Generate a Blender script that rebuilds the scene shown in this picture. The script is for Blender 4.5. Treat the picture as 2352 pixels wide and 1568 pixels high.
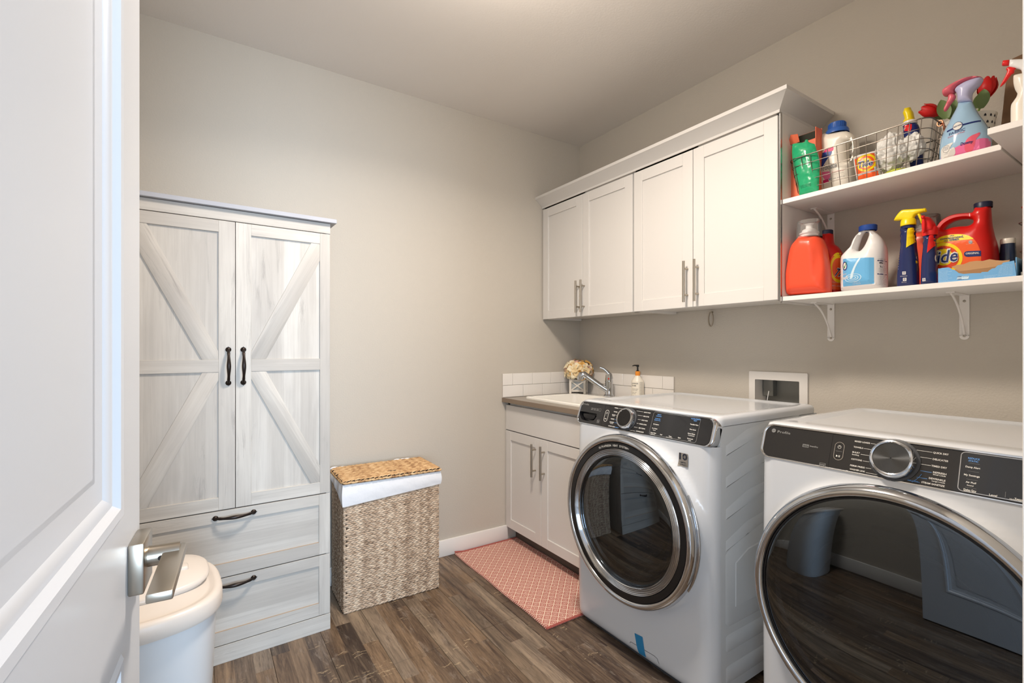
import bpy, bmesh, math, random
from mathutils import Vector, Matrix, noise
from mathutils.geometry import delaunay_2d_cdt
from mathutils.bvhtree import BVHTree

for o in list(bpy.data.objects):
    bpy.data.objects.remove(o, do_unlink=True)
scn = bpy.context.scene
COL = scn.collection
PI = math.pi
R = math.radians

# ---------------------------------------------------------------- camera
FPX, CX, HY = 1093.0, 1176.0, 800.0
CA, CB, CH = 2.2027, 2.5139, 1.195          # camera stands at (-CA, -CB, CH)
YAW = math.atan((CX - 462.0) / FPX)
SN, CS = math.sin(YAW), math.cos(YAW)
cam = bpy.data.cameras.new('camera')
camo = bpy.data.objects.new('camera', cam)
COL.objects.link(camo)
camo.location = (-CA, -CB, CH)
camo.rotation_euler = (PI / 2, 0, -YAW)
cam.sensor_width = 36.0
cam.lens = 36.0 * FPX / 2352.0
cam.shift_y = (HY - 784.0) / 2352.0
cam.clip_start = 0.02
scn.camera = camo

# ---------------------------------------------------------------- world, lights, exposure
scn.view_settings.view_transform = 'Standard'
scn.view_settings.look = 'None'
scn.view_settings.gamma = 1.0
scn.view_settings.use_curve_mapping = False
scn.view_settings.exposure = 0.42
w = bpy.data.worlds.new('world')
scn.world = w
w.use_nodes = True
w.node_tree.nodes['Background'].inputs[0].default_value = (0.72, 0.84, 1.0, 1)
w.node_tree.nodes['Background'].inputs[1].default_value = 0.9

def area(name, loc, rot, sx, sy, power, color, shape='RECTANGLE', spread=180):
    l = bpy.data.lights.new(name, 'AREA')
    l.shape = shape
    l.size = sx
    if shape in ('RECTANGLE', 'ELLIPSE'):
        l.size_y = sy
    l.energy = power
    l.color = color
    l.spread = R(spread)
    o = bpy.data.objects.new(name, l)
    o.location = loc
    o.rotation_euler = rot
    COL.objects.link(o)
    return o

# ceiling fixture, hall daylight through the open doorway, and two added fills
CEIL = 2.594
LAMP = (-1.42, -1.35)
area('ceiling_lamp', (LAMP[0], LAMP[1], CEIL - 0.072), (0, 0, 0), 0.28, 0.28, 22, (1.0, 0.885, 0.77), 'DISK', 155)
pl0 = bpy.data.lights.new('ceiling_fill', 'POINT')  # added fill below the fixture, brightens the ceiling and upper walls
pl0.energy = 12
pl0.color = (1.0, 0.885, 0.77)
pl0.shadow_soft_size = 0.09
plo = bpy.data.objects.new('ceiling_fill', pl0)
plo.location = (LAMP[0], LAMP[1], CEIL - 0.22)
COL.objects.link(plo)
area('hall_daylight', (-3.2, -4.7, 1.25), (R(90), 0, R(-20)), 3.8, 1.6, 105, (0.66, 0.83, 1.0))
area('hall_fill', (-2.15, -5.2, 1.30), (R(90), 0, R(-6)), 1.1, 1.5, 90, (0.58, 0.78, 1.0))  # added cool fill behind the doorway, brightens the middle of the back wall

# ---------------------------------------------------------------- materials
def lin(c):
    return tuple(((x / 255.0) / 12.92 if x / 255.0 <= 0.04045 else ((x / 255.0 + 0.055) / 1.055) ** 2.4) for x in c)

def nt(name):
    m = bpy.data.materials.new(name)
    m.use_nodes = True
    t = m.node_tree
    return m, t, t.nodes['Principled BSDF'], t.nodes['Material Output']

def N(t, kind, **kw):
    n = t.nodes.new(kind)
    for k, v in kw.items():
        if k.startswith('i_'):
            n.inputs[k[2:].replace('_', ' ')].default_value = v
        elif k.startswith('n_'):
            n.inputs[int(k[2:])].default_value = v
        else:
            setattr(n, k, v)
    return n

def M_(t, op, a=None, b=None, c=None):
    n = t.nodes.new('ShaderNodeMath')
    n.operation = op
    for i, x in enumerate((a, b, c)):
        if x is None:
            continue
        if isinstance(x, (int, float)):
            n.inputs[i].default_value = x
        else:
            t.links.new(x, n.inputs[i])
    return n.outputs[0]

def mixc(t, fac, a, b):
    n = t.nodes.new('ShaderNodeMix')
    n.data_type = 'RGBA'
    if isinstance(fac, (int, float)):
        n.inputs[0].default_value = fac
    else:
        t.links.new(fac, n.inputs[0])
    for i, x in ((6, a), (7, b)):
        if isinstance(x, tuple):
            n.inputs[i].default_value = (*x[:3], 1)
        else:
            t.links.new(x, n.inputs[i])
    return n.outputs[2]

def bump(t, b, h, strength=0.2, dist=0.002):
    n = t.nodes.new('ShaderNodeBump')
    n.inputs['Strength'].default_value = strength
    n.inputs['Distance'].default_value = dist
    t.links.new(h, n.inputs['Height'])
    t.links.new(n.outputs[0], b.inputs['Normal'])

def pm(name, rgb, rough=0.5, metal=0.0, nbump=None, var=0.0, coat=0.0, trans=0.0, ior=1.45, spec=None, sheen=0.0, alpha=None):
    m, t, b, o = nt(name)
    c = lin(rgb)
    b.inputs['Base Color'].default_value = (*c, 1)
    b.inputs['Roughness'].default_value = rough
    b.inputs['Metallic'].default_value = metal
    b.inputs['Coat Weight'].default_value = coat
    b.inputs['Coat Roughness'].default_value = 0.05
    b.inputs['Transmission Weight'].default_value = trans
    b.inputs['IOR'].default_value = ior
    if spec is not None:
        b.inputs['Specular IOR Level'].default_value = spec
    if sheen:
        b.inputs['Sheen Weight'].default_value = sheen
    if alpha is not None:
        b.inputs['Alpha'].default_value = alpha
    tc = N(t, 'ShaderNodeTexCoord')
    if var:
        n = N(t, 'ShaderNodeTexNoise', i_Scale=6.0, i_Detail=3.0)
        t.links.new(tc.outputs['Object'], n.inputs['Vector'])
        f = M_(t, 'MULTIPLY', n.outputs[0], var * 2)
        t.links.new(mixc(t, f, c, tuple(x * 0.72 for x in c)), b.inputs['Base Color'])
    if nbump:
        sc, st, ds = nbump
        n = N(t, 'ShaderNodeTexNoise', i_Scale=sc, i_Detail=2.0)
        t.links.new(tc.outputs['Object'], n.inputs['Vector'])
        bump(t, b, n.outputs[0], st, ds)
    return m

M = {}
M['wall'] = pm('wall_paint', (195, 188, 177), 0.75, nbump=(140, 0.35, 0.0025))
M['ceiling'] = pm('ceiling_paint', (226, 221, 215), 0.85, nbump=(120, 0.25, 0.002))
M['trim'] = pm('trim_paint', (238, 236, 233), 0.35)
M['door'] = pm('door_paint', (202, 205, 210), 0.32)
M['cab'] = pm('cabinet_paint', (216, 213, 209), 0.5)
M['shelfw'] = pm('shelf_white', (238, 234, 230), 0.35)
M['melamine'] = pm('cabinet_side', (226, 222, 217), 0.3)
M['appl'] = pm('white_enamel', (208, 212, 217), 0.2, coat=0.5)
M['appl2'] = pm('white_cabinet_enamel', (206, 210, 213), 0.3)
M['chrome'] = pm('chrome', (200, 204, 210), 0.08, 1.0)
M['steel'] = pm('brushed_nickel', (176, 168, 156), 0.3, 1.0)
M['silver'] = pm('satin_silver', (190, 190, 190), 0.22, 1.0)
M['darksteel'] = pm('drum_steel', (120, 124, 130), 0.3, 1.0)
M['wire'] = pm('grey_wire', (120, 112, 104), 0.35, 1.0)
M['galv_shade'] = pm('galvanised_and_box_shade', (146, 146, 142), 0.45, 0.8, var=0.4)
M['copper'] = pm('copper', (214, 140, 108), 0.22, 1.0)
M['bronze'] = pm('dark_bronze', (52, 46, 44), 0.33, 0.8)
M['black'] = pm('black_plastic', (20, 20, 22), 0.35)
M['fascia'] = pm('black_fascia', (27, 27, 29), 0.3, coat=0.4)
M['screen'] = pm('black_screen', (17, 17, 19), 0.15, coat=0.5)
M['gasket'] = pm('grey_gasket', (60, 62, 66), 0.45)
M['ink'] = pm('white_print', (226, 224, 218), 0.5)
M['inkblue'] = pm('blue_print', (100, 158, 226), 0.5)
M['inkgrey'] = pm('grey_print', (150, 150, 148), 0.5)
M['inkdark'] = pm('dark_print', (30, 34, 48), 0.5)
M['laminate'] = pm('taupe_laminate', (134, 118, 102), 0.4, var=0.15)
M['lamtop'] = pm('grey_laminate', (148, 140, 130), 0.35, var=0.2)
M['sink'] = pm('white_sink', (240, 238, 232), 0.14, coat=0.4)
M['tile'] = pm('white_tile', (236, 232, 227), 0.12, coat=0.4)
M['grout'] = pm('grout', (196, 190, 182), 0.8)
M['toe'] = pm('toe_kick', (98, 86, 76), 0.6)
M['tape'] = pm('blue_tape', (38, 128, 178), 0.55, nbump=(60, 0.2, 0.001))
M['badge'] = pm('badge_silver', (150, 145, 138), 0.35, 0.6)
M['orange'] = pm('orange_plastic', (238, 84, 54), 0.3)
M['red'] = pm('red_plastic', (206, 26, 22), 0.3)
M['redb'] = pm('bright_red_plastic', (226, 34, 34), 0.28)
M['orangelab'] = pm('orange_label', (246, 98, 38), 0.35)
M['orangedk'] = pm('deep_orange_label', (222, 68, 24), 0.35)
M['yellow'] = pm('yellow_plastic', (246, 220, 20), 0.3)
M['yellowlab'] = pm('yellow_label', (250, 218, 16), 0.35)
M['navy'] = pm('navy_plastic', (32, 44, 92), 0.22)
M['navycap'] = pm('navy_cap', (26, 32, 58), 0.4)
M['navyp'] = pm('navy_print', (24, 44, 110), 0.4)
M['white'] = pm('white_plastic', (236, 236, 236), 0.28)
M['cream'] = pm('cream_plastic', (236, 230, 218), 0.3)
M['bluecap'] = pm('blue_cap', (48, 96, 176), 0.35)
M['bluecapd'] = pm('deep_blue_cap', (30, 70, 150), 0.35)
M['sky'] = pm('sky_blue_label', (104, 178, 226), 0.4)
M['skyl'] = pm('pale_blue_print', (206, 232, 246), 0.4)
M['greenp'] = pm('green_print', (40, 160, 80), 0.4)
M['green'] = pm('green_foil', (34, 166, 112), 0.28, nbump=(22, 0.9, 0.014), coat=0.4)
M['magenta'] = pm('magenta_print', (214, 40, 110), 0.4)
M['pinkp'] = pm('pink_print', (240, 120, 170), 0.4)
M['pinkd'] = pm('rose_print', (236, 100, 124), 0.4)
M['rose'] = pm('rose_plastic', (224, 106, 122), 0.3)
M['lavender'] = pm('lavender_plastic', (190, 192, 226), 0.28)
M['paleblue'] = pm('pale_blue_bottle', (160, 196, 224), 0.16, coat=0.5)
M['redp'] = pm('red_print', (206, 40, 48), 0.4)
M['carton'] = pm('kraft_card', (190, 148, 106), 0.85, var=0.15)
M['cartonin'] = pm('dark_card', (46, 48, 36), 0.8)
M['cartonor'] = pm('orange_card', (232, 116, 80), 0.6)
M['cartonblue'] = pm('blue_card', (112, 172, 220), 0.6)
M['lime'] = pm('lime_film', (196, 204, 50), 0.35)
M['bag'] = pm('white_film_bag', (232, 232, 228), 0.3, nbump=(30, 0.5, 0.004))
M['leaf'] = pm('tulip_leaf', (118, 142, 88), 0.5, var=0.3)
M['stem'] = pm('tulip_stem', (134, 164, 88), 0.5)
M['tulip'] = pm('tulip_red', (206, 22, 20), 0.45, var=0.3)
M['tulipo'] = pm('tulip_orange', (236, 74, 18), 0.45, var=0.3)
M['pot'] = pm('pot_white', (232, 230, 222), 0.25)
M['wood'] = pm('aged_wood', (140, 108, 80), 0.7, var=0.6, nbump=(30, 0.4, 0.004))
M['peach'] = pm('peach_content', (226, 176, 128), 0.5)
M['inkybl'] = pm('dark_blue_bottle', (34, 52, 80), 0.12, coat=0.5)
M['amber'] = pm('orange_collar', (240, 150, 52), 0.4)
M['soap'] = pm('cream_bottle', (238, 232, 218), 0.35)
M['binw'] = pm('bin_white', (208, 210, 212), 0.4)
M['binlid'] = pm('bin_lid', (208, 199, 190), 0.35)
M['whitewash'] = pm('whitewashed_wood', (226, 220, 210), 0.6, var=0.2)
M['zinc'] = pm('zinc_liner', (176, 182, 184), 0.4, 0.3)
M['liner'] = pm('cotton_liner', (232, 234, 238), 0.85, nbump=(60, 0.3, 0.003), sheen=0.3)
M['lampglow'] = None
for k, c in {'petal_a': (244, 232, 200), 'petal_b': (240, 214, 164), 'petal_c': (238, 184, 100), 'petal_d': (214, 166, 148)}.items():
    M[k] = pm(k, c, 0.6, var=0.25)
M['binw'].node_tree.nodes['Principled BSDF'].inputs['Subsurface Weight'].default_value = 0.0

def clear_plastic():
    m, t, b, o = nt('clear_plastic')
    tr = N(t, 'ShaderNodeBsdfTransparent')
    tr.inputs[0].default_value = (0.98, 0.965, 0.955, 1)
    gl = N(t, 'ShaderNodeBsdfGlossy', i_Roughness=0.12)
    df = N(t, 'ShaderNodeBsdfDiffuse')
    df.inputs[0].default_value = (0.9, 0.87, 0.85, 1)
    fr = N(t, 'ShaderNodeFresnel', i_IOR=1.5)
    a = N(t, 'ShaderNodeMixShader', n_0=0.16)
    t.links.new(tr.outputs[0], a.inputs[1]); t.links.new(df.outputs[0], a.inputs[2])
    c = N(t, 'ShaderNodeMixShader')
    t.links.new(fr.outputs[0], c.inputs[0]); t.links.new(a.outputs[0], c.inputs[1]); t.links.new(gl.outputs[0], c.inputs[2])
    t.links.new(c.outputs[0], o.inputs[0])
    return m
M['clear'] = clear_plastic()

def smoked_glass(name, tint, refl):
    m, t, b, o = nt(name)
    tr = N(t, 'ShaderNodeBsdfTransparent')
    tr.inputs[0].default_value = (*tint, 1)
    gl = N(t, 'ShaderNodeBsdfGlossy', i_Roughness=0.015)
    gl.inputs[0].default_value = (0.80, 0.90, 1.0, 1)
    fr = N(t, 'ShaderNodeFresnel', i_IOR=refl)
    c = N(t, 'ShaderNodeMixShader')
    t.links.new(fr.outputs[0], c.inputs[0]); t.links.new(tr.outputs[0], c.inputs[1]); t.links.new(gl.outputs[0], c.inputs[2])
    t.links.new(c.outputs[0], o.inputs[0])
    return m
M['glass'] = smoked_glass('smoked_glass', (0.32, 0.38, 0.46), 2.0)
M['glass2'] = smoked_glass('dark_smoked_glass', (0.14, 0.15, 0.18), 2.15)

def driftwood(name, axis):
    """grey-washed printed boards, grain running along one local axis"""
    m, t, b, o = nt(name)
    tc = N(t, 'ShaderNodeTexCoord')
    oi = N(t, 'ShaderNodeObjectInfo')
    add = N(t, 'ShaderNodeVectorMath', operation='ADD')
    mulv = N(t, 'ShaderNodeVectorMath', operation='SCALE')
    comb = N(t, 'ShaderNodeCombineXYZ')
    for i in range(3):
        t.links.new(oi.outputs['Random'], comb.inputs[i])
    t.links.new(comb.outputs[0], mulv.inputs[0]); mulv.inputs['Scale'].default_value = 37.0
    t.links.new(tc.outputs['Object'], add.inputs[0]); t.links.new(mulv.outputs[0], add.inputs[1])
    def noise_at(across, along, detail, rough, dist=0.0):
        mp = N(t, 'ShaderNodeMapping')
        sc = [across] * 3
        sc[axis] = along
        mp.inputs['Scale'].default_value = sc
        t.links.new(add.outputs[0], mp.inputs[0])
        n = N(t, 'ShaderNodeTexNoise', i_Scale=1.0, i_Detail=detail, i_Roughness=rough, i_Distortion=dist)
        t.links.new(mp.outputs[0], n.inputs['Vector'])
        return n.outputs[0]
    def mr(x, a0, a1, b0, b1):
        n = N(t, 'ShaderNodeMapRange', i_From_Min=a0, i_From_Max=a1, i_To_Min=b0, i_To_Max=b1)
        t.links.new(x, n.inputs[0])
        return n.outputs[0]
    # printed boards: steps of tone across the grain
    sp = N(t, 'ShaderNodeSeparateXYZ')
    t.links.new(add.outputs[0], sp.inputs[0])
    cross = sp.outputs[2 if axis == 0 else 0]
    bi = M_(t, 'FLOOR', M_(t, 'DIVIDE', cross, 0.062))
    wn = N(t, 'ShaderNodeTexWhiteNoise', noise_dimensions='1D')
    t.links.new(bi, wn.inputs['W'])
    tone = mixc(t, wn.outputs[0], lin((184, 179, 172)), lin((206, 202, 195)))
    big = noise_at(5.0, 1.6, 3.0, 0.6)
    tone = mixc(t, mr(big, 0.40, 0.66, 0.0, 0.55), tone, lin((166, 161, 156)))
    grain = noise_at(110.0, 3.0, 5.0, 0.7, 0.3)
    tone = mixc(t, mr(grain, 0.42, 0.62, 0.0, 0.30), tone, lin((164, 158, 152)))
    mid = noise_at(30.0, 2.4, 6.0, 0.72, 1.2)
    patch = noise_at(7.0, 3.2, 2.0, 0.5)
    dk = M_(t, 'MULTIPLY', mr(mid, 0.54, 0.70, 0.0, 0.50), mr(patch, 0.48, 0.60, 0.0, 1.0))
    tone = mixc(t, dk, tone, lin((124, 118, 115)))
    lt = noise_at(16.0, 2.0, 4.0, 0.6)
    tone = mixc(t, mr(lt, 0.55, 0.72, 0.0, 0.35), tone, lin((218, 215, 209)))
    t.links.new(tone, b.inputs['Base Color'])
    b.inputs['Roughness'].default_value = 0.55
    bump(t, b, grain, 0.08, 0.001)
    return m
M['dw_x'] = driftwood('washed_wood_across', 0)
M['dw_z'] = driftwood('washed_wood_upright', 2)
M['dw_edge'] = pm('washed_wood_edge', (176, 178, 186), 0.5, var=0.3)
M['tanline'] = pm('bevel_edge', (176, 156, 136), 0.6)

def plank_mat():
    """vinyl planks: every plank prints three strips of reclaimed wood"""
    m, t, b, o = nt('reclaimed_plank')
    g = N(t, 'ShaderNodeNewGeometry')
    sp = N(t, 'ShaderNodeSeparateXYZ')
    t.links.new(g.outputs['Position'], sp.inputs[0])
    X, Y = sp.outputs[0], sp.outputs[1]
    si = M_(t, 'FLOOR', M_(t, 'DIVIDE', M_(t, 'ADD', X, 1.782 + 10 * 0.19), 0.19 / 3))
    wn = N(t, 'ShaderNodeTexWhiteNoise', noise_dimensions='1D')
    t.links.new(si, wn.inputs['W'])
    off = M_(t, 'MULTIPLY', wn.outputs[0], 3.0)
    seg = M_(t, 'FLOOR', M_(t, 'ADD', M_(t, 'DIVIDE', Y, 0.62), off))
    cb = N(t, 'ShaderNodeCombineXYZ')
    t.links.new(si, cb.inputs[0]); t.links.new(seg, cb.inputs[1])
    w2 = N(t, 'ShaderNodeTexWhiteNoise', noise_dimensions='3D')
    t.links.new(cb.outputs[0], w2.inputs['Vector'])
    ramp = N(t, 'ShaderNodeValToRGB')
    ramp.color_ramp.interpolation = 'LINEAR'
    e = ramp.color_ramp.elements
    e[0].position = 0.0; e[0].color = (*lin((54, 41, 35)), 1)
    e[1].position = 1.0; e[1].color = (*lin((158, 142, 126)), 1)
    for p, c in ((0.18, (74, 56, 46)), (0.36, (112, 86, 62)), (0.52, (138, 112, 86)), (0.66, (84, 68, 58)), (0.84, (146, 128, 108))):
        x = e.new(p); x.color = (*lin(c), 1)
    t.links.new(w2.outputs[0], ramp.inputs[0])
    # grain along Y
    mp = N(t, 'ShaderNodeMapping')
    mp.inputs['Scale'].default_value = (30, 2.2, 1)
    ad = N(t, 'ShaderNodeVectorMath', operation='ADD')
    sc = N(t, 'ShaderNodeVectorMath', operation='SCALE'); sc.inputs['Scale'].default_value = 3.0
    t.links.new(w2.outputs[1], sc.inputs[0])
    t.links.new(g.outputs['Position'], ad.inputs[0]); t.links.new(sc.outputs[0], ad.inputs[1])
    t.links.new(ad.outputs[0], mp.inputs[0])
    n1 = N(t, 'ShaderNodeTexNoise', i_Scale=1.0, i_Detail=6.0, i_Roughness=0.7, i_Distortion=0.8)
    n2 = N(t, 'ShaderNodeTexNoise', i_Scale=5.0, i_Detail=4.0, i_Roughness=0.7)
    t.links.new(mp.outputs[0], n1.inputs['Vector']); t.links.new(mp.outputs[0], n2.inputs['Vector'])
    mp3 = N(t, 'ShaderNodeMapping')
    mp3.inputs['Scale'].default_value = (26, 7, 1)
    t.links.new(ad.outputs[0], mp3.inputs[0])
    n3 = N(t, 'ShaderNodeTexNoise', i_Scale=1.0, i_Detail=7.0, i_Roughness=0.75, i_Distortion=0.5)
    t.links.new(mp3.outputs[0], n3.inputs['Vector'])
    gr = N(t, 'ShaderNodeMapRange', i_From_Min=0.38, i_From_Max=0.66)
    t.links.new(n1.outputs[0], gr.inputs[0])
    dark = mixc(t, 0.62, ramp.outputs[0], lin((44, 34, 29)))
    lite = mixc(t, 0.30, ramp.outputs[0], lin((172, 150, 124)))
    col = mixc(t, gr.outputs[0], dark, lite)
    wr = N(t, 'ShaderNodeMapRange', i_From_Min=0.55, i_From_Max=0.66, i_To_Max=0.50)
    t.links.new(n3.outputs[0], wr.inputs[0])
    col = mixc(t, wr.outputs[0], col, lin((148, 136, 124)))
    # old saw marks on some strips
    wv = N(t, 'ShaderNodeTexWave', i_Scale=15.0, i_Distortion=5.0, i_Detail=3.0, i_Detail_Scale=3.0, bands_direction='Y')
    t.links.new(ad.outputs[0], wv.inputs['Vector'])
    sw = N(t, 'ShaderNodeMapRange', i_From_Min=0.86, i_From_Max=0.93)
    t.links.new(wv.outputs[1], sw.inputs[0])
    pk = N(t, 'ShaderNodeMapRange', i_From_Min=0.60, i_From_Max=0.66)
    n5 = N(t, 'ShaderNodeTexNoise', i_Scale=17.0, i_Detail=3.0)
    t.links.new(ad.outputs[0], n5.inputs['Vector'])
    t.links.new(n5.outputs[0], pk.inputs[0])
    some = M_(t, 'GREATER_THAN', wn.outputs[0], 0.45)
    f = M_(t, 'MULTIPLY', M_(t, 'MULTIPLY', sw.outputs[0], pk.outputs[0]), M_(t, 'MULTIPLY', some, 0.5))
    fg = N(t, 'ShaderNodeMapRange', i_From_Min=0.50, i_From_Max=0.66, i_To_Max=0.55)
    t.links.new(n2.outputs[0], fg.inputs[0])
    col = mixc(t, fg.outputs[0], col, lin((58, 45, 37)))
    col = mixc(t, f, col, lin((182, 162, 130)))
    t.links.new(col, b.inputs['Base Color'])
    ro = N(t, 'ShaderNodeMapRange', i_To_Min=0.42, i_To_Max=0.30)
    t.links.new(n1.outputs[0], ro.inputs[0])
    t.links.new(ro.outputs[0], b.inputs['Roughness'])
    bump(t, b, n2.outputs[0], 0.12, 0.001)
    return m
M['plank'] = plank_mat()
M['subfloor'] = pm('plank_joint', (58, 46, 40), 0.7)

def rug_mat():
    m, t, b, o = nt('woven_rug')
    tc = N(t, 'ShaderNodeTexCoord')
    sp = N(t, 'ShaderNodeSeparateXYZ')
    nz = N(t, 'ShaderNodeTexNoise', i_Scale=60.0, i_Detail=1.0)
    t.links.new(tc.outputs['Object'], nz.inputs['Vector'])
    dv = N(t, 'ShaderNodeVectorMath', operation='SCALE'); dv.inputs['Scale'].default_value = 0.006
    t.links.new(nz.outputs[1], dv.inputs[0])
    ad = N(t, 'ShaderNodeVectorMath', operation='ADD')
    t.links.new(tc.outputs['Object'], ad.inputs[0]); t.links.new(dv.outputs[0], ad.inputs[1])
    t.links.new(ad.outputs[0], sp.inputs[0])
    a = M_(t, 'DIVIDE', sp.outputs[0], 0.046)
    c = M_(t, 'DIVIDE', sp.outputs[1], 0.046)
    u = M_(t, 'ABSOLUTE', M_(t, 'SUBTRACT', M_(t, 'FRACT', M_(t, 'ADD', a, c)), 0.5))
    v = M_(t, 'ABSOLUTE', M_(t, 'SUBTRACT', M_(t, 'FRACT', M_(t, 'ADD', M_(t, 'SUBTRACT', a, c), 100.0)), 0.5))
    mx = M_(t, 'MAXIMUM', u, v)
    r = N(t, 'ShaderNodeValToRGB')
    r.color_ramp.interpolation = 'CONSTANT'
    e = r.color_ramp.elements
    red, crm = (*lin((172, 84, 76)), 1), (*lin((228, 206, 188)), 1)
    e[0].position = 0; e[0].color = crm
    e[1].position = 0.10; e[1].color = red
    for p, cc in ((0.20, crm), (0.27, red), (0.41, crm)):
        x = e.new(p); x.color = cc
    t.links.new(mx, r.inputs[0])
    wv = N(t, 'ShaderNodeTexNoise', i_Scale=320.0, i_Detail=1.0)
    t.links.new(tc.outputs['Object'], wv.inputs['Vector'])
    fk = N(t, 'ShaderNodeMapRange', i_From_Min=0.35, i_From_Max=0.65, i_To_Min=0.0, i_To_Max=0.35)
    t.links.new(wv.outputs[0], fk.inputs[0])
    col = mixc(t, fk.outputs[0], r.outputs[0], lin((210, 150, 136)))
    t.links.new(col, b.inputs['Base Color'])
    b.inputs['Roughness'].default_value = 0.95
    bump(t, b, wv.outputs[0], 0.6, 0.003)
    return m
M['rug'] = rug_mat()
M['rugred'] = pm('rug_edge_red', (170, 92, 84), 0.95)
M['rugcream'] = pm('rug_edge_cream', (232, 202, 184), 0.95)

def straw_mat(name, c1, c2, c3):
    m, t, b, o = nt(name)
    g = N(t, 'ShaderNodeNewGeometry')
    n = N(t, 'ShaderNodeTexNoise', i_Scale=38.0, i_Detail=3.0)
    t.links.new(g.outputs['Position'], n.inputs['Vector'])
    rr = N(t, 'ShaderNodeValToRGB')
    e = rr.color_ramp.elements
    e[0].position = 0.3; e[0].color = (*lin(c1), 1)
    e[1].position = 0.72; e[1].color = (*lin(c3), 1)
    x = e.new(0.5); x.color = (*lin(c2), 1)
    mx = M_(t, 'ADD', M_(t, 'MULTIPLY', n.outputs[0], 0.7), M_(t, 'MULTIPLY', g.outputs['Random Per Island'], 0.3))
    t.links.new(mx, rr.inputs[0])
    t.links.new(rr.outputs[0], b.inputs['Base Color'])
    b.inputs['Roughness'].default_value = 0.6
    n2 = N(t, 'ShaderNodeTexNoise', i_Scale=260.0, i_Detail=1.0)
    t.links.new(g.outputs['Position'], n2.inputs['Vector'])
    bump(t, b, n2.outputs[0], 0.3, 0.002)
    return m
M['straw'] = straw_mat('water_hyacinth', (150, 126, 104), (190, 166, 142), (216, 196, 172))
M['strawlid'] = straw_mat('water_hyacinth_lid', (150, 110, 72), (198, 160, 114), (222, 190, 146))
M['strawback'] = pm('woven_backing', (96, 78, 62), 0.9)

def emis(name, c, s):
    m, t, b, o = nt(name)
    b.inputs['Base Color'].default_value = (*lin(c), 1)
    b.inputs['Emission Color'].default_value = (*lin(c), 1)
    b.inputs['Emission Strength'].default_value = s
    return m
M['lampglow'] = emis('lamp_diffuser', (255, 240, 220), 6.0)

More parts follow.
